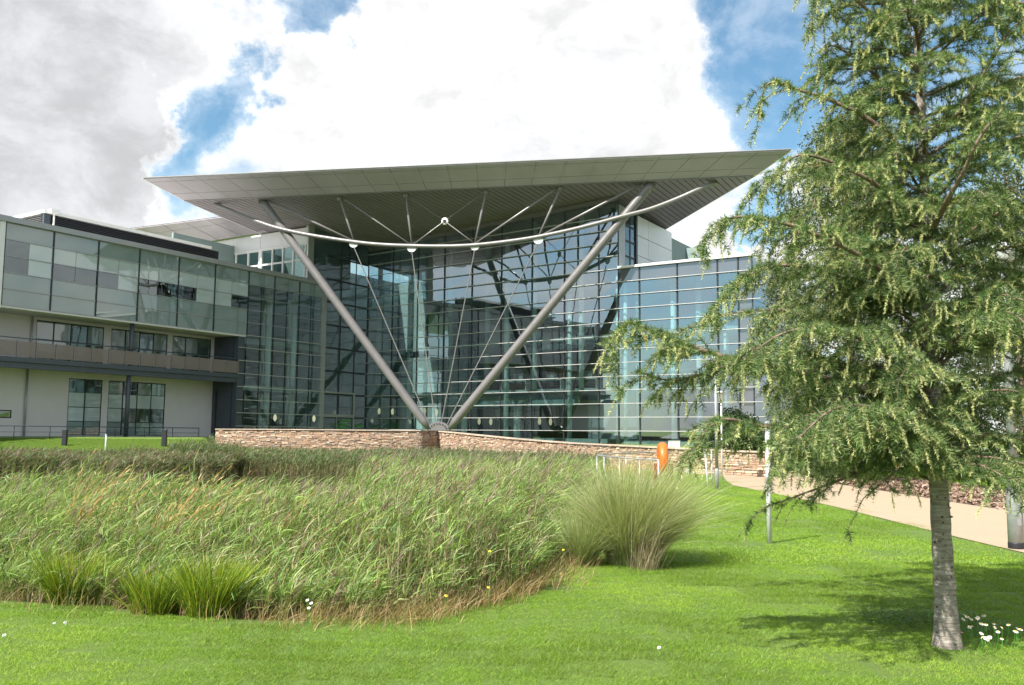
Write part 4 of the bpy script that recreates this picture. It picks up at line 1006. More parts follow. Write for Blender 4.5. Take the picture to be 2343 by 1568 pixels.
# grass clumps that can be counted
def clump(name, label, cat, cx, cy, n, h, spread, cols, pc, wid, droop, group=None, wind=.2, tan=None, seedheads=0, base_r=.2, dome=False):
    A = Acc(); cz = float(height(cx, cy)); a = rng.uniform(0, 2 * math.pi, n); r = base_r * np.sqrt(rng.random(n))
    base = np.stack([cx + r * np.cos(a), cy + r * np.sin(a), np.full(n, cz - .02)], 1)
    base[:, 2] = height(base[:, 0], base[:, 1]) - .02
    t = np.abs(rng.normal(0, spread, n)) if not dome else rng.beta(1.1, 1.5, n) * .55; az = a + rng.normal(0, .5, n)
    d = norm(np.stack([np.cos(az) * t + wind * .25, np.sin(az) * t, np.ones(n)], 1)); L = h * rng.uniform(.55, 1.1, n) * (1 if not dome else (1.05 - .35 * t)); droop = droop * (1 if not dome else (.45 + 1.5 * t))
    bd = np.stack([np.cos(az) * droop * rng.uniform(.3, 1, n) + wind * .4, np.sin(az) * droop * rng.uniform(.3, 1, n), -rng.uniform(.2, 1, n) * droop * .8], 1)
    cc = palette(n, cols, pc); V, T, C_ = ribbons(base, d, norm(rng.normal(0, 1, (n, 3))), L, np.full(n, wid), cc, 5, bd, np.clip(cc * 1.25, 0, .7)); A.add(V, T, C_)
    if tan:
        m = tan[0]; a = rng.uniform(0, 6.28, m); base = np.stack([cx + tan[1] + .14 * rng.normal(0, .55, m), cy + tan[2] + .10 * rng.normal(0, 1, m), np.full(m, cz)], 1)
        V, T, C_ = ribbons(base, norm(np.stack([rng.normal(.12, .24, m), rng.normal(-.1, .16, m), np.ones(m)], 1)), norm(rng.normal(0, 1, (m, 3))), tan[3] * rng.uniform(.2, 1.1, m), np.full(m, wid * 1.1), palette(m, [(.46, .38, .27), (.38, .30, .2), (.26, .28, .1)], [.45, .25, .3]), 4, np.stack([rng.normal(.08, .12, m), rng.normal(0, .1, m), -rng.uniform(0, .2, m)], 1)); A.add(V, T, C_)
    if seedheads:
        m = seedheads; t = rng.normal(0, spread * .7, m); az = rng.uniform(0, 6.28, m)
        base = np.stack([cx + base_r * np.cos(az), cy + base_r * np.sin(az), np.full(m, cz)], 1); d = norm(np.stack([np.cos(az) * np.abs(t) + wind * .5, np.sin(az) * np.abs(t), np.ones(m)], 1)); L = h * rng.uniform(.9, 1.35, m)
        bd = np.stack([np.full(m, wind * .9) + rng.normal(0, .1, m), rng.normal(0, .1, m), -rng.uniform(.08, .3, m)], 1)
        V, T, C_ = ribbons(base, d, norm(rng.normal(0, .3, (m, 3)) + np.array([0, 1, 0])), L, np.full(m, wid * .8), palette(m, [(.42, .30, .13)], [1.]), 5, bd); A.add(V, T, C_)
        # flower spikes on the last third
        r = 10; ii = np.repeat(np.arange(m), r); f = rng.uniform(.68, 1, len(ii)); p = base[ii] + d[ii] * (L[ii] * f)[:, None] + bd[ii] * (L[ii] * f * f)[:, None]
        tg = norm(d[ii] + 2 * bd[ii] * f[:, None] + rng.normal(0, .1, (len(ii), 3))); q = len(ii)
        V, T, C_ = ribbons(p, tg, norm(rng.normal(0, 1, (q, 3))), np.full(q, .09), np.full(q, max(.014, wid * 2.6)), palette(q, [(.55, .37, .17), (.62, .45, .24)], [.5, .5]), 2, np.zeros((q, 3))); A.add(V, T, C_)
    o = A.build(name, M['grass'], None, (cx, cy, cz)); tag(o, label, cat, group); return o
def gp(px, py): 
    p = at_z(px, py, 0); return p.x, p.y
og = [(.24, .30, .10), (.32, .37, .16), (.17, .23, .07), (.44, .44, .25)]
cx, cy = gp(1450, 1300); cy += .3
clump('ornamental_grass', 'large fountain shaped ornamental grass clump with a pale dead tuft in front', 'grass clump', cx, cy, 7500, 1.5, .25, og, [.25, .3, .1, .35], .0042, .55, None, .22, (420, .12, -.40, 1.0), 0, .26, True)
clump('ornamental_grass', 'smaller loose green grass tuft on the left side of the big fountain grass', 'grass clump', cx - .62, cy - .1, 1600, .85, .3, og, [.3, .35, .2, .15], .0045, .5, None, .05, None, 0, .14, True)
sc_ = [(.16, .24, .02), (.26, .30, .03), (.10, .16, .02)]
for (px, py, n, h, lb) in ((150, 1378, 900, .62, 'yellow green sedge tuft at the far left edge of the lawn'), (345, 1405, 700, .5, 'yellow green sedge tuft, middle one of three along the lawn edge'), (470, 1412, 1100, .62, 'broadest yellow green sedge tuft, right one of three along the lawn edge')):
    cx, cy = gp(px, py); clump('sedge_tuft', lb, 'grass clump', cx, cy + .12, n, h, .28, sc_, [.4, .35, .25], .008, .3, 'sedge tufts along the lawn edge', .1, None, 0, .2)
def plume(x_, y_, n, hh, lb): clump('plume_grass', lb, 'grass clump', x_, y_, 260, 1.85 * hh, .12, near_cols, near_p, .006, .25, 'plume grasses in the reed bed', .33, None, n, .22)
for (px, py, n, hh, lb) in ((95, 1300, 46, .9, 'tan plume grass with arching seed heads at the left of the reed bed'), (290, 1330, 42, .85, 'tan plume grass with arching seed heads above the middle sedge tuft'), (560, 1345, 9, .8, 'sparse tan plume grass, rightmost of the three in the near reeds')):
    p = at_z(px, py, -.1); plume(p.x, p.y + .5, n, hh, lb)
p = at_z(1425, 1118, 0); A = Acc()
for k, (px, Y0) in enumerate(((1395, 26.5), (1415, 25.5), (1440, 25), (1462, 24.5))):
    q = at_y(px, 1120, Y0); clump('feather_grass', ['upright straw coloured feather grass, leftmost beside the grey railing', 'upright straw coloured feather grass, second from the left by the railing', 'upright straw coloured feather grass, third from the left by the railing', 'upright straw coloured feather grass nearest the orange ring'][k], 'grass clump', q.x, q.y, 120, .78, .12, near_cols, near_p, .01, .2, 'feather grasses by the viewing deck', .08, (90, 0, 0, 1.0), 26, .3)
q = at_y(535, 1006, 58); clump('brown_shrub', 'reddish brown dying shrub at the left end of the stone wall', 'shrub', q.x, 57.5, 400, 1.5, .45, [(.16, .07, .045), (.22, .11, .07)], [.5, .5], .05, .3, None, 0, None, 0, .8)

# lawn blades, scattered as stuff
def patch_mesh(name, n, size, hmin, hmax, wid, cols, pc):
    a = Acc(); base = np.stack([rng.uniform(-size / 2, size / 2, n), rng.uniform(-size / 2, size / 2, n), np.full(n, -.012)], 1)
    d = norm(np.stack([rng.normal(.1, .38, n), rng.normal(0, .38, n), np.ones(n)], 1)); bd = rng.normal(0, .35, (n, 3)); bd[:, 2] = -.25
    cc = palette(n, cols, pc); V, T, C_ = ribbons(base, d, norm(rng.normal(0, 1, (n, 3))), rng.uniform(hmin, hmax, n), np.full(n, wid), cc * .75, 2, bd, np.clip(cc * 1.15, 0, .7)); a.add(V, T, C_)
    me = a.build(name, M['grass']); return me
gc = [(.20, .34, .032), (.26, .41, .045), (.13, .24, .022), (.40, .42, .13)]; gpp = [.42, .33, .2, .05]
def lawn(name, label, pts, patchobj, sc0, sc1, rot3=False):
    me = bpy.data.meshes.new(name); me.from_pydata([tuple(p) for p in pts], [], []); o = bpy.data.objects.new(name, me); col.objects.link(o)
    ng = bpy.data.node_groups.new(name, 'GeometryNodeTree'); ng.interface.new_socket('Geometry', in_out='INPUT', socket_type='NodeSocketGeometry'); ng.interface.new_socket('Geometry', in_out='OUTPUT', socket_type='NodeSocketGeometry')
    N = ng.nodes; L = ng.links; i = N.new('NodeGroupInput'); q = N.new('NodeGroupOutput'); ip = N.new('GeometryNodeInstanceOnPoints'); oi = N.new('GeometryNodeObjectInfo')
    oi.inputs['Object'].default_value = patchobj; oi.transform_space = 'ORIGINAL'; oi.inputs['As Instance'].default_value = True
    rr = N.new('FunctionNodeRandomValue'); rr.data_type = 'FLOAT_VECTOR'; rr.inputs[0].default_value = (0, 0, -.12 if not rot3 else 0); rr.inputs[1].default_value = (0, 0, .12 if not rot3 else 6.283)
    rs = N.new('FunctionNodeRandomValue'); rs.data_type = 'FLOAT'; rs.inputs[2].default_value = sc0; rs.inputs[3].default_value = sc1
    L.new(i.outputs[0], ip.inputs['Points']); L.new(oi.outputs['Geometry'], ip.inputs['Instance']); L.new(rr.outputs[0], ip.inputs['Rotation']); L.new(rs.outputs[1], ip.inputs['Scale']); L.new(ip.outputs[0], q.inputs[0])
    md = o.modifiers.new('scatter', 'NODES'); md.node_group = ng; tag(o, kind='stuff', label=label); return o
def lawn_pts(y0, y1, st):
    P_ = []
    for yy in np.arange(y0, y1, st):
        for xx in np.arange(-.62 * yy - 1, .62 * yy + 1, st):
            x = xx + random.uniform(-.3, .3) * st; y = yy + random.uniform(-.3, .3) * st
            if float(np.minimum(y - ynear(x), xright(y) - x)) > .05: continue
            if pxl(y) - st * .10 + .12 * math.sin(y * 5) < x < 15.6: continue
            if y > 34 and x < XWR: continue
            P_.append((x, y, float(height(x, y))))
    return P_
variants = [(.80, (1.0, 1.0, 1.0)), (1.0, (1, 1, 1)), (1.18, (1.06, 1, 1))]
pa_ = []; pb_ = []
for g_, tint in variants:
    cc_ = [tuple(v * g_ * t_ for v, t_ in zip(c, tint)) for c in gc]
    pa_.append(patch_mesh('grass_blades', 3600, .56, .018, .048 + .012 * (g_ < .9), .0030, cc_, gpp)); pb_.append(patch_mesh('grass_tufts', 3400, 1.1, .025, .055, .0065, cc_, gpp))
for q in pa_ + pb_: col.objects.unlink(q)
def by_variant(P_, s_):
    out = ([], [], [])
    for p in P_:
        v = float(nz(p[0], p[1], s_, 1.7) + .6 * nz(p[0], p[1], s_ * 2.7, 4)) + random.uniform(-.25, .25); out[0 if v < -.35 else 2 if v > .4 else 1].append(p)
    return out
nm = ['darker patches of short lawn grass', 'short bright green lawn grass', 'paler patches of short lawn grass']
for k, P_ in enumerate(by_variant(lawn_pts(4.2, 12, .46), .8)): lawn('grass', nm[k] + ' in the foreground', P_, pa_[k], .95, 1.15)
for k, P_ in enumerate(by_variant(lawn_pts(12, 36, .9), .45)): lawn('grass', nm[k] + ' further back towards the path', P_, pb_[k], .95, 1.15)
pbd_ = pb_[0]; pb_ = pb_[1]
P_ = [(x, y, float(height(x, y))) for x in np.arange(-33, -12, .5) for y in np.arange(44.5, 54, .5) if x < -.305 * y]
lawn('grass', 'strip of lawn on the bank in front of the left wing', P_, pa_[0], 1.0, 1.15)  # darkest blade colour used here as painted shade of the wing on the bank
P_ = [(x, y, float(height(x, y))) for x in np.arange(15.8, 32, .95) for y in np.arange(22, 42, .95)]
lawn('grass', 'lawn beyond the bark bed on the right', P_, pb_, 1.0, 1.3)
# small white clover heads in the lawn
for k, (px, py) in enumerate(((123, 1450), (148, 1447), (8, 1480), (1508, 1497))):
    cx, cy = gp(px, py); cz = float(height(cx, cy)); c = thing('clover_flower', ['small white clover head, left one of a pair on the left lawn', 'small white clover head, right one of a pair on the left lawn', 'small white clover head at the far left edge of the lawn', 'small white clover head alone near the bottom middle of the lawn'][k], 'flower', (cx, cy, cz), 'clover heads in the lawn')
    mb = MB()
    for j in range(26):
        v = Vector((random.gauss(0, 1), random.gauss(0, 1), random.gauss(0, 1) + .3)).normalized(); b = Vector((cx, cy, cz + .055)); s_ = v.orthogonal().normalized() * .004; mb.quad(b + v * .004 - s_, b + v * .004 + s_, b + v * .013 + s_, b + v * .013 - s_)
    mb.build('petal_head', M['petal'], c); MB().tube([(cx, cy, cz), (cx, cy, cz + .05)], .0015, 5).build('stem', M['green'], c)
# ================================================================ TREES
def barkmat(name, a, b_, c_, hz=True):
    m, t, o = newmat(name); g = t.n('ShaderNodeTexCoord').outputs['Object']; b = t.n('ShaderNodeBsdfPrincipled')
    mp = t.n('ShaderNodeMapping'); t.put(mp.inputs[0], g); mp.inputs['Scale'].default_value = (6, 6, 60) if hz else (14, 14, 3)
    n = t.noise(mp.outputs[0], 1.0, 6, .7); n2 = t.noise(g, 7, 6, .65)
    mp2 = t.n('ShaderNodeMapping'); t.put(mp2.inputs[0], g); mp2.inputs['Scale'].default_value = (9, 9, 14); n3 = t.noise(mp2.outputs[0], 1.6, 3, .5)
    c = t.ramp(n, [(.3, a), (.52, b_), (.72, c_)]); c = t.mix(t.rng(n2, .5, .72, 0, .55), c, C4(a[0] * .8, a[1] * .95, a[2] * .7)); c = t.mix(t.rng(n3, .62, .7, 0, .8), c, C4(.035, .026, .02))
    t.put(b.inputs['Base Color'], c); b.inputs['Roughness'].default_value = .85
    bp = t.n('ShaderNodeBump'); bp.inputs['Strength'].default_value = 1.0; bp.inputs['Distance'].default_value = .025; t.put(bp.inputs['Height'], t.math('SUBTRACT', n, t.math('MULTIPLY', n3, .8))); t.put(b.inputs['Normal'], bp.outputs[0])
    m.node_tree.links.new(b.outputs[0], o.inputs[0]); return m
M['bark'] = barkmat('grey_bark', (.16, .13, .105), (.36, .31, .26), (.52, .48, .43)); M['twig'] = barkmat('twig_bark', (.10, .065, .045), (.20, .14, .10), (.28, .21, .16), False)
TY = 7.35
def tpt(px, py, Y=TY): return at_y(px, py, Y)
trunk_px = [(2166, 1462), (2164, 1400), (2158, 1300), (2152, 1200), (2146, 1100), (2139, 1000), (2133, 860), (2126, 700), (2119, 520), (2112, 350), (2103, 180), (2096, 0), (2090, -250), (2086, -500), (2084, -800)]
trunk = [tpt(x, y) for x, y in trunk_px]; trunk[0].z = float(height(trunk[0].x, trunk[0].y)) - .03
cedar = thing('cedar_tree', 'young cedar with pale ringed trunk and drooping blue-green needled branches on the lawn', 'tree', tuple(trunk[0]))
tr_r = [.142, .100, .092, .088, .082, .078, .068, .058, .05, .045, .04, .036, .03, .022, .008]
tp = smooth_pts(trunk, 5); rr = .84 * np.interp(np.arange(len(tp)), np.arange(len(trunk)) * 5, tr_r); rr = [r * (1 + .035 * math.sin(i * 1.7) + random.uniform(-.02, .02)) for i, r in enumerate(rr)]
tb_ = MB().tube(tp, rr, 18).build('trunk', M['bark'], cedar, True)
for k in range(26):
    mbk = MB()                                        # branch scars and stubs
    s = random.uniform(.2, 2.0); f = (s - 0) / 2.1; i = min(int(f * 28), len(tp) - 2); p = tp[i]; a = random.uniform(math.pi * 1.0, 2 * math.pi); d = Vector((math.cos(a), math.sin(a), random.uniform(-.1, .3)))
    mbk.tube([p + d * rr[i] * .8, p + d * (rr[i] + random.uniform(.008, .03))], [random.uniform(.008, .018), .004], 7); mbk.build('branch_scar', M['twig'], cedar, True)
def trunk_at(z):
    for a, b in zip(trunk[:-1], trunk[1:]):
        if a.z <= z <= b.z: return a.lerp(b, (z - a.z) / (b.z - a.z))
    return trunk[-1].copy()
limbs = []                                                  # (points, start radius, density)
def L_(pxs, r=.028, dens=1.0, Yt=None, y0=None):
    """limb through picture positions: first on the trunk, then (px,py,depth)"""
    limbs.append(([tpt(*p) if len(p) == 2 else at_y(*p) for p in pxs], r, dens))
L_([(2128, 960), (2000, 900, 7.0), (1820, 850, 6.8), (1650, 815, 6.7), (1520, 770, 6.65), (1440, 740, 6.6), (1405, 790, 6.6)], .034, 1.6)
L_([(2128, 940), (1980, 860, 7.1), (1800, 800, 7.0), (1680, 830, 7.0), (1560, 870, 6.9), (1480, 860, 6.9)], .026, 1.4)
L_([(2126, 720), (1990, 600, 6.9), (1850, 530, 6.7), (1740, 500, 6.6), (1670, 500, 6.55), (1632, 535, 6.5)], .024, 1.1)
L_([(2126, 760), (1980, 660, 7.2), (1840, 610, 7.2), (1730, 620, 7.2), (1660, 680, 7.2)], .026, 1.4)
L_([(2112, 400), (2010, 290, 7.3), (1900, 230, 7.2), (1820, 205, 7.2), (1760, 190, 7.1), (1738, 240, 7.1)], .024, 1)
L_([(2110, 300), (2020, 190, 7.4), (1950, 130, 7.4), (1900, 105, 7.4), (1880, 140, 7.4)], .02, .8)
L_([(2103, 170), (2010, 50, 7.3), (1930, -20, 7.2), (1880, -30, 7.2), (1862, 20, 7.2)], .02, .9)
L_([(2118, 520), (2000, 420, 6.9), (1900, 370, 6.8), (1830, 355, 6.7), (1790, 380, 6.7)], .022, 1)
L_([(2136, 1010), (2010, 985, 6.8), (1870, 985, 6.6), (1740, 975, 6.5), (1650, 960, 6.4), (1595, 1010, 6.4)], .03, 1.6)
L_([(2130, 900), (2010, 800, 6.9), (1900, 750, 6.7), (1800, 760, 6.5), (1730, 800, 6.4)], .026, 1.4)
L_([(2134, 985), (2060, 960, 6.7), (1980, 930, 6.3), (1900, 940, 6.1), (1830, 1000, 6.0)], .026, 1.4)
L_([(2138, 1025), (2050, 1035, 7.5), (1940, 1090, 7.6), (1850, 1125, 7.7), (1750, 1160, 7.8)], .022, .55)
L_([(2138, 1035), (2080, 1050, 7.0), (2030, 1095, 6.8), (1975, 1140, 6.7)], .018, .5)
L_([(2115, 560), (2160, 470, 6.6), (2200, 400, 6.3), (2250, 300, 6.1), (2330, 215, 6.0)], .026, .8)
L_([(2112, 330), (2190, 260, 6.9), (2260, 150, 6.8), (2320, 60, 6.7), (2390, 20, 6.7)], .022, .8)
L_([(2140, 1003), (2210, 1000, 7.1), (2280, 998, 7.0), (2380, 1010, 6.9), (2500, 1030, 6.9)], .03, .8)
rs = random.Random(21)
z = 1.25; k = 0; ga = 0.0
while z < 6.9 and len(limbs) < 200:                                             # whorls filling the crown
    for j in range(3 if z < 5.2 else 2):
        ga += 2.399 + rs.uniform(-.35, .35); reach = np.interp(z, [1.4, 2.2, 3.2, 4.5, 6, 7], [1.6, 2.15, 2.0, 1.7, 1.2, .6]) * rs.uniform(.8, 1.15)
        az = ga
        # fewer towards the lens so the near limbs do not fill the picture
        s = trunk_at(z); d = Vector((math.cos(az), math.sin(az), 0))
        if d.y < -.3: reach *= .6
        if d.x < -.3 and d.y < 0: reach *= .8
        if d.x < -.5 and z < 1.7: reach *= .85
        if z > 2.3 and d.x < 0: reach = min(reach, 1.15 / max(.35, abs(d.x)) * rs.uniform(.7, 1.0))
        if z > 2.3 and d.x < .3 and d.y < 0: reach *= .75
        if z > 3.9 and d.x < .2: reach = min(reach, .8)
        up = rs.uniform(.30, .5) if z > 2 else rs.uniform(.1, .25)
        P4 = [s, s + d * reach * .3 + Vector((0, 0, up * reach * .45)), s + d * reach * .62 + Vector((0, 0, up * reach * .62)), s + d * reach * .88 + Vector((0, 0, up * reach * .5)), s + d * reach + Vector((0, 0, up * reach * .28))]
        P4 = [p + Vector((rs.gauss(0, .03), rs.gauss(0, .03), rs.gauss(0, .02))) * (i > 0) for i, p in enumerate(P4)]
        limbs.append((P4, .015, 1.0))
    z += .145 if z < 3.6 else .17; k += 1
bm = MB(); tw = MB(); N_p = []; N_d = []; N_l = []; N_t = []   # needle rosette positions, axes, size, tip-ness
def add_needles(p, d, tipn, n_, L): N_p.append(tuple(p)); N_d.append(tuple(d)); N_l.append(L); N_t.append(tipn)
def twig(p, d, L, depth, r, droop):
    steps = max(3, int(L / .06)); q = p.copy(); pts = [q.copy()]; dd = d.copy()
    for i in range(steps):
        dd = (dd + Vector((rs.gauss(0, .10), rs.gauss(0, .10), -droop * (i / steps + .25) + rs.gauss(0, .05)))).normalized(); q = q + dd * (L / steps); pts.append(q.copy())
        f = (i + 1) / steps
        for h_ in (0, .5):
            add_needles(q - dd * (L / steps) * h_, dd, f if depth else f * .6, 1, 1.0)
        if depth > 0 and i > 0 and i < steps - 1 and rs.random() < .62:
            side = dd.cross(Vector((0, 0, 1))).normalized() * rs.choice((-1, 1)); nd = (dd * .75 + side * rs.uniform(.5, 1.0) + Vector((0, 0, rs.uniform(-.35, .15)))).normalized()
            twig(q, nd, L * rs.uniform(.28, .5) * (1.1 - .4 * f), depth - 1, r * .6, droop * 1.35)
    if depth >= 0 and rs.random() < (.45 if depth else .13):     # hanging pale leading shoot
        Lh = rs.uniform(.05, .12); m_ = int(Lh / .012); hd = (dd * .8 + Vector((rs.gauss(0, .15), rs.gauss(0, .15), -rs.uniform(.3, 1.1)))).normalized()
        for j in range(m_): q = q + hd * .012; add_needles(q, hd, 1.0, 1, .95)
        pts.append(q.copy())
    tw.tube(pts, [r * max(.2, 1 - .75 * i / steps) for i in range(len(pts))], 3, False)
for pts, r0, dens in limbs:
    sp = smooth_pts(pts, 5); Ltot = sum((b - a).length for a, b in zip(sp[:-1], sp[1:])); m = len(sp)
    bm.tube(sp, [max(.004, r0 * (1 - .85 * i / (m - 1))) for i in range(m)], 7)
    s = 0; nxt = .12
    for i in range(m - 1):
        a, b = sp[i], sp[i + 1]; sl = (b - a).length; t_ = (b - a).normalized()
        while nxt < s + sl:
            f = nxt / Ltot; p = a.lerp(b, (nxt - s) / sl)
            for sd in ((-1, 1) if rs.random() < .6 else (rs.choice((-1, 1)),)):
                side = t_.cross(Vector((0, 0, 1))).normalized() * sd
                d = (t_ * rs.uniform(.45, .95) + side * rs.uniform(.45, 1.0) + Vector((0, 0, rs.uniform(-.25, .22)))).normalized()
                Lw = rs.uniform(.22, .50) * (1.15 - .5 * f) * (.75 + .25 * dens)
                twig(p, d, Lw, 1 if f > .12 else 0, .0042, rs.uniform(.10, .30) * (.6 + f))
            add_needles(p, t_, .1, 1, .9); nxt += .075 / dens
        s += sl
    d = (sp[-1] - sp[-3]).normalized(); twig(sp[-1], (d + Vector((0, 0, -.3))).normalized(), .34, 1, .004, .4)
bm.build('limb', M['twig'], cedar, True); tag(tw.build('twigs', M['twig'], cedar), kind='stuff')
NP = np.array(N_p); ND = norm(np.array(N_d)); NL = np.array(N_l); NTp = np.array(N_t); nr = len(NP); per = 9
print('rosettes', nr)
idx = np.repeat(np.arange(nr), per); n = len(idx); u = norm(np.cross(ND[idx], rng.normal(0, 1, (n, 3)))); ax = ND[idx]
tipn = NTp[idx]; spread = .95 - .55 * tipn + rng.normal(0, .15, n)
d = norm(ax * .45 + u * spread[:, None] + np.array([0, 0, .10])); L = (.060 - .040 * tipn ** 2) * rng.uniform(.75, 1.2, n) * NL[idx]
base = NP[idx] + ax * rng.uniform(-.022, .022, n)[:, None]
side = norm(np.cross(d, rng.normal(0, 1, (n, 3)))) * .0029
tip_c = np.array([.56, .58, .25]); mid_c = np.array([.165, .25, .065]); dark = np.array([.06, .125, .05]); yel = np.array([.36, .34, .04])
hue = rng.random(nr)[idx] ; c = dark * (1 - hue[:, None]) + mid_c * hue[:, None]; tt = np.clip((tipn - .45) * 1.7, 0, 1)[:, None]; c = c * (1 - tt) + tip_c * tt
sparse = (np.sin(NP[idx, 0] * 9) * np.sin(NP[idx, 2] * 11 + 2) * np.sin(NP[idx, 1] * 7 + 1) > .80)[:, None]; c = np.where(sparse & (tt > .3), yel, c)
c = np.clip(c * np.exp(rng.normal(0, .16, (n, 1))), 0, .6)
V = np.stack([base - side, base + side, base + d * L[:, None]], 1).reshape(-1, 3); T = np.arange(3 * n).reshape(-1, 3); C3 = np.repeat(c, 3, 0)
o = np_mesh('needles', V, T, C3, M['needle'], cedar, tuple(trunk[0])); tag(o, kind='stuff')

# broadleaved trees and hedge behind, right
def leaf_tree(name, label, x, y, h, rad, z0, n, leaf, cols, pc, group, lobes=9, seedv=1, weep=.25, trunkr=.16):
    r = np.random.default_rng(seedv); gz = float(height(x, y)); t = thing(name, label, 'tree', (x, y, gz), group)
    rs2 = random.Random(seedv); ms = MB(); ms.tube([(x, y, gz - .1), (x + .1, y, gz + h * .35), (x - .1, y + .1, gz + h * .65), (x, y, gz + h * .95)], [trunkr, trunkr * .75, trunkr * .45, .03], 10); ms.build('trunk', M['twig'], t, True)
    cl = []; lm = MB()
    for k in range(lobes * 9):
        f = (k + .5) / (lobes * 9); zz = z0 + (h - z0) * f; prof = math.sin(math.pi * (.12 + .86 * f)) ** .6 * (1.1 - .35 * f); a = k * 2.399; rr_ = rad * prof * rs2.uniform(.35, 1.0)
        c = Vector((x + rr_ * math.cos(a), y + rr_ * math.sin(a), gz + zz)); cl.append((c, rs2.uniform(.5, 1.0) * rad * .30))
        if k % 2 == 0: lm.tube([(x, y, gz + zz * .8), ((x + c.x) / 2, (y + c.y) / 2, gz + zz * .95), tuple(c)], [.05, .03, .01], 5)
    lm.build('limb', M['twig'], t, True)
    k = r.integers(0, len(cl), n); cc = np.array([tuple(c[0]) for c in cl])[k]; rad_ = np.array([c[1] for c in cl])[k]
    off = r.normal(0, 1, (n, 3)); off = off / np.linalg.norm(off, axis=1, keepdims=True) * (r.random((n, 1)) ** .45); p = cc + off * rad_[:, None] * np.array([1, 1, 1.25]); p[:, 2] -= weep * rad_ * r.random(n) * 2
    a = norm(r.normal(0, 1, (n, 3)) + np.array([0, 0, -.6 * (weep > .2)])); b = norm(np.cross(a, r.normal(0, 1, (n, 3)))); L = leaf * r.uniform(.7, 1.3, n)
    colr = np.array(cols)[r.choice(len(cols), n, p=pc)] * np.exp(r.normal(0, .2, (n, 1)))
    V = np.stack([p, p + a * (L * .45)[:, None] + b * (L * .28)[:, None], p + a * L[:, None], p + a * (L * .45)[:, None] - b * (L * .28)[:, None]], 1).reshape(-1, 3)
    q = np.arange(n)[:, None] * 4; T = np.concatenate([np.concatenate([q, q + 1, q + 2], 1), np.concatenate([q, q + 2, q + 3], 1)])
    o = np_mesh('crown', V, T, np.repeat(colr, 4, 0), M['treeleaf'], t, (x, y, gz)); return t
gcol = [(.075, .10, .05), (.11, .135, .08), (.05, .07, .035), (.17, .19, .13)]; gpc = [.35, .3, .22, .13]
leaf_tree('birch_tree', 'tall grey green tree directly behind the cedar crown, hiding the end of the building', 12.9, 35, 13.6, 3.9, 1.2, 42000, .13, gcol, gpc, 'trees behind the cedar', 9, 3)
leaf_tree('birch_tree', 'olive green tree behind the tall lamp column on the right', 20.5, 37, 12.5, 4.2, 1.5, 34000, .14, gcol, gpc, 'trees behind the cedar', 9, 5)
leaf_tree('birch_tree', 'dark tree at the right edge of the picture behind the white railing', 27, 45, 13, 4.8, 1.5, 26000, .17, gcol, gpc, 'trees behind the cedar', 9, 8)
hcol = [(.03, .05, .02), (.05, .08, .03), (.02, .035, .015)]
for k, (x, y, r_, hh) in enumerate(((13.6, 41, 2.2, 2.6), (17.0, 42, 2.4, 2.9), (20.3, 43, 2.3, 2.7), (10.6, 44, 1.6, 2.2), (30.5, 47, 2.5, 3))):
    leaf_tree('shrub', ['dark evergreen shrub at the end of the path', 'dark evergreen shrub behind the cedar trunk', 'dark evergreen shrub left of the white railing', 'low dark shrub between building and path', 'dark evergreen shrub right of the white railing'][k], x, y, hh, r_, .1, 12000, .13, hcol, [.4, .3, .3], 'dark shrubs behind the bark bed', 6, 20 + k, .1, .07)['category'] = 'shrub'

# ================================================================ SMALL THINGS
def lathe_on(x, y, prof, n=20): z = float(height(x, y)); return MB().lathe((x, y, z), prof, n)
# tall lamp column, right edge
p = at_z(2325, 1257, 0); x, y = p.x, p.y
lc = thing('lamp_column', 'galvanised lamp column with thick stepped base beside the path at the right edge', 'lamp post', (x, y, float(height(x, y))))
lathe_on(x, y, [(.108, -.05), (.108, .80), (.10, .86), (.066, .98), (.064, 1.0)]).build('base', M['galv'], lc, True)
lathe_on(x, y, [(.110, 0), (.112, .02), (.112, .09), (.110, .10)]).build('base_band', M['black'], lc, True)
lathe_on(x, y, [(.063, .95), (.055, 3.0), (.045, 4.2)]).build('shaft', M['galv'], lc, True)
lathe_on(x, y, [(.06, 4.2), (.14, 4.25), (.17, 4.42), (.18, 4.46), (.02, 4.52)]).build('lantern', M['whitepole'], lc, True)
MB().box((x - .03, y - .1105, .35), (.06, 0, 0), (0, .01, 0), (0, 0, .3)).build('door', M['galv'], lc)
p = at_z(1760, 1246, 0); x, y = p.x, p.y
po = thing('pole', 'short pale pole standing in the lawn below the cedar branches', 'pole', (x, y, float(height(x, y))))
lathe_on(x, y, [(.037, -.05), (.036, 1.75)], 16).build('shaft', M['whitepole'], po, True); lathe_on(x, y, [(.04, 1.75), (.04, 1.79), (.01, 1.81)], 16).build('cap', M['galv'], po, True)
p = at_z(1640, 1121, 0); x, y = p.x, p.y
l2 = thing('lamp_column', 'slim grey lamp column where the path meets the lawn', 'lamp post', (x, y, float(height(x, y))))
lathe_on(x, y, [(.062, -.05), (.062, .55), (.05, .62)], 16).build('base', M['galv'], l2, True); lathe_on(x, y, [(.048, .6), (.04, 3.75)], 16).build('shaft', M['galv'], l2, True)
lathe_on(x, y, [(.06, 3.75), (.11, 3.8), (.12, 4.0), (.02, 4.06)], 16).build('lantern', M['whitepole'], l2, True)
p = at_y(1649, 1060, 33.5); x, y = p.x + .35, p.y
l3 = thing('lamp_column', 'thin lamp column with small white lantern behind the slim grey one', 'lamp post', (x, y, float(height(x, y))))
q = at_y(1649, 897, 34); x = q.x; y = 34; zz = q.z
l3.location = (x, y, float(height(x, y)))
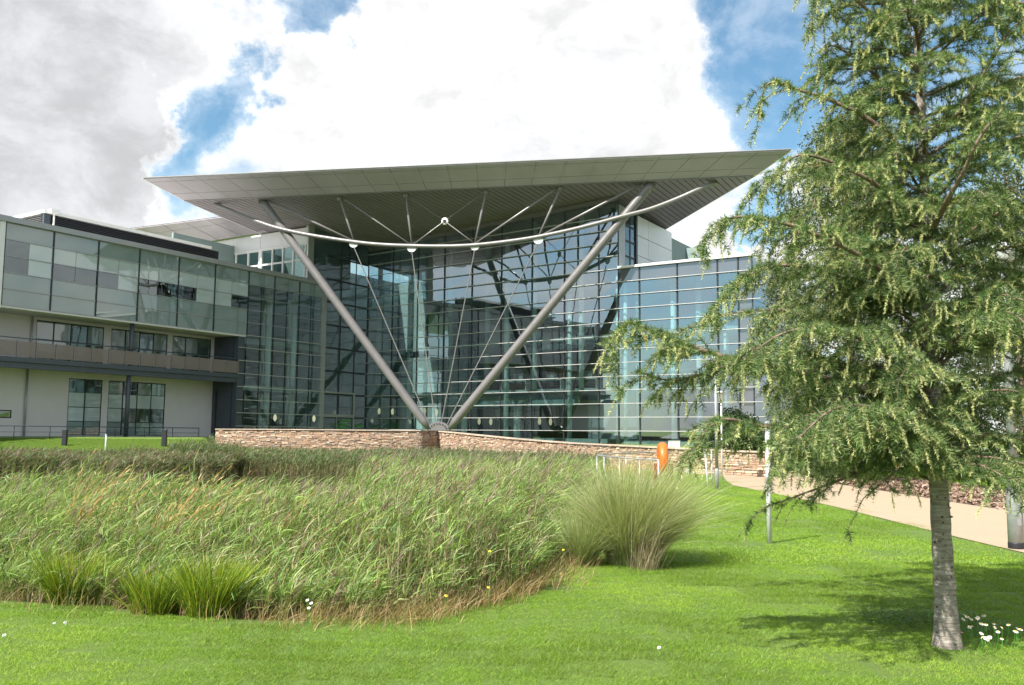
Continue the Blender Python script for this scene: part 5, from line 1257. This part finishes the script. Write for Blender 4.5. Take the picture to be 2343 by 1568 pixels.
MB().tube([(x, y, -.05), (x, y, zz - .35)], .03, 10).build('shaft', M['whitepole'], l3, True); MB().lathe((x, y, zz), [(.05, -.36), (.1, -.33), (.13, -.05), (.16, -.03), (.16, 0), (.02, .04)], 14).build('lantern', M['whitepole'], l3, True)
p = at_y(1803, 1010, 44); MBx = thing('marker_post', 'thin white post in front of the dark shrubs beside the path end', 'post', (p.x, 40.5, 0)); MB().tube([(p.x, 40.5, 0), (p.x, 40.5, 2.5)], .035, 8).build('shaft', M['whitepole'], MBx, True); MB().lathe((p.x, 40.5, 2.5), [(.05, 0), (.05, .05)], 8).build('cap', M['whitepole'], MBx)
# white ladder like hoop
p = at_z(1622, 1116, 0); hp = thing('hoop_barrier', 'narrow white hoop barrier with crossbars beside the slim lamp column', 'barrier', (p.x, p.y, 0))
a, b = at_y(1612, 1032, p.y + .1), at_y(1627, 1030, p.y); c, d = at_y(1619, 1114, p.y - .1), at_y(1629, 1112, p.y + .15)
for s, e in ((a, c), (b, d)): MB().tube([s, e], .022, 8).build('upright', M['whitepole'], hp, True)
for f in (.12, .34, .56, .78): MB().tube([a.lerp(c, f), b.lerp(d, f)], .012, 6).build('crossbar', M['whitepole'], hp)
# viewing deck with rail
dk = thing('viewing_deck', 'low timber viewing deck at the pond edge behind the orange ring', 'deck', (3.6, 28, 0))
P1, P2, P3 = at_z(1371, 1043, 1.06), at_z(1537, 1033, 1.06), at_z(1506, 1053, 1.06)
edge = [P3.copy(), P1.lerp(P3, .55) + Vector((-.05, -.3, 0)), P1 + Vector((.1, -.2, 0)), P1 + Vector((.05, .8, 0)), P1.lerp(P2, .4) + Vector((-.15, .5, 0)), P2.copy()]
outl = [(p.x, p.y) for p in edge] + [(4.7, 33.5), (3.75, 22.5)]
cx0, cx1 = min(q[0] for q in outl), max(q[0] for q in outl)
def poly_span(yv):
    xs = []
    for i in range(len(outl)):
        (xa, ya), (xb, yb) = outl[i], outl[(i + 1) % len(outl)]
        if (ya - yv) * (yb - yv) < 0: xs.append(xa + (xb - xa) * (yv - ya) / (yb - ya))
    return (min(xs), max(xs)) if len(xs) >= 2 else None
yy = min(q[1] for q in outl) + .05; nb = 0
while yy < max(q[1] for q in outl) - .1:
    sp = poly_span(yy + .08)
    if sp: MB().box((sp[0] - .05, yy, .0), (sp[1] - sp[0] + .1, 0, 0), (0, .15, 0), (0, 0, .05)).build('deck_board', M['timber'], dk)
    yy += .16
rl = thing('deck_railing', 'grey metal railing curving round the viewing deck at the pond edge', 'railing', (P1.x, P1.y, 0))
sp = smooth_pts(edge, 6); MB().tube(sp, .017, 8).build('top_rail', M['galv'], rl, True)
for i in (0, 4, 8, 12, 16, 20, 24, 28): 
    q = sp[min(i, len(sp) - 1)]; MB().tube([(q.x, q.y, .04), (q.x, q.y, q.z)], .015 if i else .024, 8).build('post', M['galv'], rl, True)
MB().tube([Vector((q.x, q.y, .55)) for q in sp], .008, 5).build('wire', M['galv'], rl)
# orange lifebelt housing
c = at_y(1515, 1050, 21.6); y0 = 21.6
lb = thing('lifebelt', 'bright orange lifebelt ring seen nearly edge on beside the railing', 'lifebelt', (c.x, y0, c.z - .39))
axd = Vector((.99, -.06, .02)).normalized(); u_ = Vector((0, 0, 1)); v_ = axd.cross(u_).normalized(); mb = MB(); n1_, n2_ = 40, 14; Rm, ra, rb = .275, .115, .105
for i in range(n1_):
    A = 2 * math.pi * i / n1_; rd = u_ * math.cos(A) + v_ * math.sin(A)
    for j in range(n2_):
        B = 2 * math.pi * j / n2_; cb_, sb_ = math.cos(B), math.sin(B); e = lambda q: math.copysign(abs(q) ** .75, q); mb.v.append(tuple(c + rd * (Rm + ra * e(cb_)) + axd * (rb * e(sb_))))
for i in range(n1_):
    for j in range(n2_): a = i * n2_ + j; b = i * n2_ + (j + 1) % n2_; c2 = ((i + 1) % n1_) * n2_ + (j + 1) % n2_; d2 = ((i + 1) % n1_) * n2_ + j; mb.f.append((a, b, c2, d2))
mb.build('ring', M['orange'], lb, True); MB().lathe(c + axd * .02, [(.2, -.03), (.2, .03)], 24, axd).build('back_plate', M['orange'], lb)
st_ = thing('lifebelt_stand', 'rusty steel plate and post carrying the orange lifebelt', 'stand', (c.x, y0 + .2, 0))
MB().box((c.x - .17, y0 + .22, .38), (.46, .1, 0), (-.01, .05, 0), (.02, 0, .55)).build('plate', M['rust'], st_); MB().box((c.x - .0, y0 + .2, 0), (.09, 0, 0), (0, .07, 0), (0, 0, .75)).build('post', M['rust'], st_)
# left bank: black bollards, stake, handrail
for k, X in enumerate((380, 966)):
    q = at_y(.3889 * X, 1005, 50); zt_ = at_y(.3889 * X, 435.5 + .3889 * 1402, 50).z; b = thing('bollard', ['square black bollard in front of the ground floor windows, left one', 'square black bollard near the right end of the ground floor windows'][k], 'bollard', (q.x, 50, float(height(q.x, 50))), 'black bollards on the bank')
    zz = float(height(q.x, 50)); MB().box((q.x - .11, 49.9, zz - .1), (.22, 0, 0), (0, .22, 0), (0, 0, max(.9, zt_ - zz))).build('post', M['black'], b); MB().box((q.x - .13, 49.88, zz - .1 + max(.9, zt_ - zz)), (.26, 0, 0), (0, .26, 0), (0, 0, .05)).build('cap', M['bluegrey'], b)
q = at_y(241.5, 1020, 46); zz = float(height(q.x, 46)); s = thing('marker_post', 'thin white stake on the grass bank before the left wing', 'post', (q.x, 46, zz)); MB().tube([(q.x, 46, zz), (q.x, 46, zz + 1.0)], .035, 8).build('shaft', M['whitepole'], s, True); MB().lathe((q.x, 46, zz + 1.0), [(.05, 0), (.05, .06)], 8).build('cap', M['whitepole'], s)
hr = thing('handrail', 'low grey metal railing along the foot of the left wing', 'railing', tuple(FA.P(2, 1.2, 1.6)))
h0, h1 = FA.P(-6, 0, 1.6), FA.P(FA.hit(*Z1(1170, 1400), 1.6)[0], 0, 1.6); zr = FA.hit(*Z1(370, 1390), 1.6)[1]
for dz in (0, -.33, -.62): MB().tube([h0 + Vector((0, 0, zr + dz)), h1 + Vector((0, 0, zr + dz))], .03 if dz == 0 else .015, 6).build('rail', M['bluegrey'], hr, True)
Lh = (h1 - h0).length; nn_ = int(Lh / 2.1)
for i in range(nn_ + 1): q = h0.lerp(h1, i / nn_); MB().tube([(q.x, q.y, 1.0), (q.x, q.y, zr)], .025, 6).build('post', M['bluegrey'], hr, True)
# railing and dark wall far right
bp_ = thing('footbridge', 'dark walled footbridge with white railing posts behind the lamp column', 'bridge', (23.5, 44, 0))
def FB_(px, py): return at_y(px, py, 44)
a = FB_(2246, 1058); b = FB_(2400, 1062); MB().box((a.x, 44, 0), (b.x - a.x, 0, 0), (0, .4, 0), (0, 0, a.z)).build('wall', M['bluegrey'], bp_)
for px in (2250, 2272, 2281, 2303, 2330, 2360): q = FB_(px, 1060); w2 = .035; MB().tube([(q.x, 43.95, q.z - .1), (q.x + (.08 if px in (2281,) else 0), 43.95, a.z + .62)], w2, 6).build('railing_post', M['whitepole'], bp_)
for dz in (0.62, .42, .22, .05): MB().tube([(a.x, 43.95, a.z + dz), (b.x, 43.95, a.z + dz)], .022 if dz > .6 else .01, 6).build('rail', M['whitepole'], bp_)
# daisies and weeds at the cedar foot
dp = thing('daisy_plant', 'clump of white daisies with yellow centres at the foot of the cedar', 'flower clump', (trunk[0].x + .45, trunk[0].y + .05, 0))
rsd = random.Random(4)
def Z6(X, Y): return (1786 + .3612 * X, 958 + .3612 * Y)
fl = [(1165, 1245), (1155, 1270), (1180, 1255), (1205, 1270), (1245, 1262), (1270, 1300), (1300, 1305), (1210, 1315), (1195, 1320), (1285, 1248), (1352, 1300), (1400, 1325), (1355, 1322), (1375, 1350), (1270, 1360), (1275, 1385), (1295, 1390), (1320, 1385), (1310, 1400), (1400, 1395), (1480, 1345), (1500, 1330), (1520, 1335), (1440, 1305), (1490, 1350)]
grn = Acc()
for X, Y_ in fl:
    Yd = 7.45 - (Y_ - 1250) / 150 * .45 + rsd.uniform(-.03, .03); q = at_y(*Z6(X, Y_), Yd); n_ax = Vector((rsd.gauss(0, .45), rsd.gauss(-.5, .35), 1)).normalized(); e1 = n_ax.orthogonal().normalized(); e2 = n_ax.cross(e1)
    mb = MB(); rp = rsd.uniform(.015, .021)
    for j in range(15):
        A = 2 * math.pi * j / 15 + rsd.uniform(-.06, .06); dd = e1 * math.cos(A) + e2 * math.sin(A); ss = e2 * math.cos(A) - e1 * math.sin(A); r1 = rp * rsd.uniform(.85, 1.1)
        mb.quad(q + dd * .004 - ss * .002, q + dd * r1 * .7 - ss * .0026 + n_ax * .001, q + dd * r1 - n_ax * .003, q + dd * r1 * .7 + ss * .0026 + n_ax * .001)
    fo = mb.build('flower', M['petal'], dp); MB().lathe(q, [(.0075, -.001), (.007, .004), (.002, .006)], 10, n_ax).build('centre', M['pollen'], fo)
    MB().tube([(q.x + rsd.uniform(-.03, .03), q.y + .02, 0), (q.x, q.y, q.z * .6), q], .0013, 4).build('stem', M['green'], dp)
def weeds(px0, px1, py0, py1, n, hmax):
    P0 = at_z(px0, py1, 0); P1_ = at_z(px1, py1, 0); Y0_, Y1_ = at_z(px0, py1, 0).y, at_z(px0, py0, 0).y
    x = rng.uniform(P0.x, P1_.x, n); y = rng.uniform(Y0_, Y1_, n); z = height(x, y) + rng.uniform(.01, hmax, n); p = np.stack([x, y, z], 1)
    az = rng.uniform(0, 6.28, n); d = norm(np.stack([np.cos(az), np.sin(az), rng.normal(.15, .3, n)], 1)); s = norm(np.cross(d, np.array([0, 0, 1.0]))); L = rng.uniform(.018, .036, n)
    V = np.stack([p, p + d * (L * .5)[:, None] + s * (L * .36)[:, None], p + d * L[:, None], p + d * (L * .5)[:, None] - s * (L * .36)[:, None]], 1).reshape(-1, 3); q = np.arange(n)[:, None] * 4
    grn.add(V, np.concatenate([np.concatenate([q, q + 1, q + 2], 1), np.concatenate([q, q + 2, q + 3], 1)]), np.repeat(palette(n, [(.09, .18, .035), (.13, .24, .05), (.2, .1, .04)], [.55, .4, .05]), 4, 0))
weeds(2015, 2145, 1405, 1440, 900, .12); weeds(2190, 2330, 1405, 1455, 900, .11)
tag(grn.build('ground_cover', M['grass']), kind='stuff', label='low leafy weeds around the foot of the cedar')

# loose bark chips on the bed and grit at the path edge
n = 15000; y = rng.uniform(11, 40, n); x = np.array([pxr(v) for v in y]) + .0 + rng.uniform(0, 1, n) * (15.5 - np.array([pxr(v) for v in y])); z = .02 + rng.uniform(0, .02, n); p = np.stack([x, y, z], 1)
a = norm(np.stack([rng.normal(0, 1, n), rng.normal(0, 1, n), rng.normal(0, .35, n)], 1)); b = norm(np.cross(a, norm(rng.normal(0, .3, (n, 3)) + np.array([0, 0, 1])))); L = rng.uniform(.03, .09, n)[:, None]; Wd = L * .35
V = np.stack([p - a * L - b * Wd, p + a * L - b * Wd, p + a * L + b * Wd, p - a * L + b * Wd], 1).reshape(-1, 3); q = np.arange(n)[:, None] * 4
T = np.concatenate([np.concatenate([q, q + 1, q + 2], 1), np.concatenate([q, q + 2, q + 3], 1)])
M['chip'] = pbr('bark_chip', (1, 1, 1), .9, vcol=True)
tag(np_mesh('bark_chips', V, T, np.repeat(palette(n, [(.22, .14, .095), (.32, .235, .175), (.12, .075, .05)], [.4, .3, .3]), 4, 0), M['chip']), kind='stuff', label='brown bark chips covering the planting bed beside the path')
# small wild flowers along the reed edge
def wildflower(px, py, Yd, lb, mat, r0=.016, name='wildflower'):
    q = at_y(px, py, Yd); gz = float(height(q.x, q.y)); t = thing(name, lb, 'flower', (q.x, q.y, gz), 'wild flowers along the reed edge'); mb = MB(); n_ax = Vector((rsd.gauss(0, .3), -.6, 1)).normalized(); e1 = n_ax.orthogonal().normalized(); e2 = n_ax.cross(e1)
    for j in range(11):
        A = 2 * math.pi * j / 11; dd = e1 * math.cos(A) + e2 * math.sin(A); ss = e2 * math.cos(A) - e1 * math.sin(A); r1 = r0 * rsd.uniform(.8, 1.15); mb.quad(q + dd * .002 - ss * .002, q + dd * r1 * .7 - ss * .004, q + dd * r1, q + dd * r1 * .7 + ss * .004)
    mb.build('petals', mat, t); MB().lathe(q, [(.006, -.001), (.005, .005)], 8, n_ax).build('centre', M['pollen'], t); MB().tube([(q.x, q.y + .02, gz), tuple(q)], .0016, 4).build('stem', M['green'], t)
for a_w in ((1120, 1261, 9.0, 'yellow flower high in the dark gap of the reeds at their right end', M['yellow']), (1020, 1363, 8.1, 'yellow flower low in the straw fringe, leftmost of the yellow ones', M['yellow']), (1117, 1344, 8.6, 'yellow flower in the straw fringe under the dark reed gap', M['yellow']),
            (1288, 1258, 10.6, 'yellow flower left of the fountain grass at mid height', M['yellow']), (1283, 1314, 10.3, 'yellow flower at the foot of the fountain grass, left side', M['yellow']), (703, 1373, 7.75, 'white flower, upper left of three at the front reed edge', M['petal']), (712, 1380, 7.72, 'white flower, right one of three at the front reed edge', M['petal']), (706, 1391, 7.7, 'white flower, lowest of three at the front reed edge', M['petal'])):
    wildflower(*a_w)
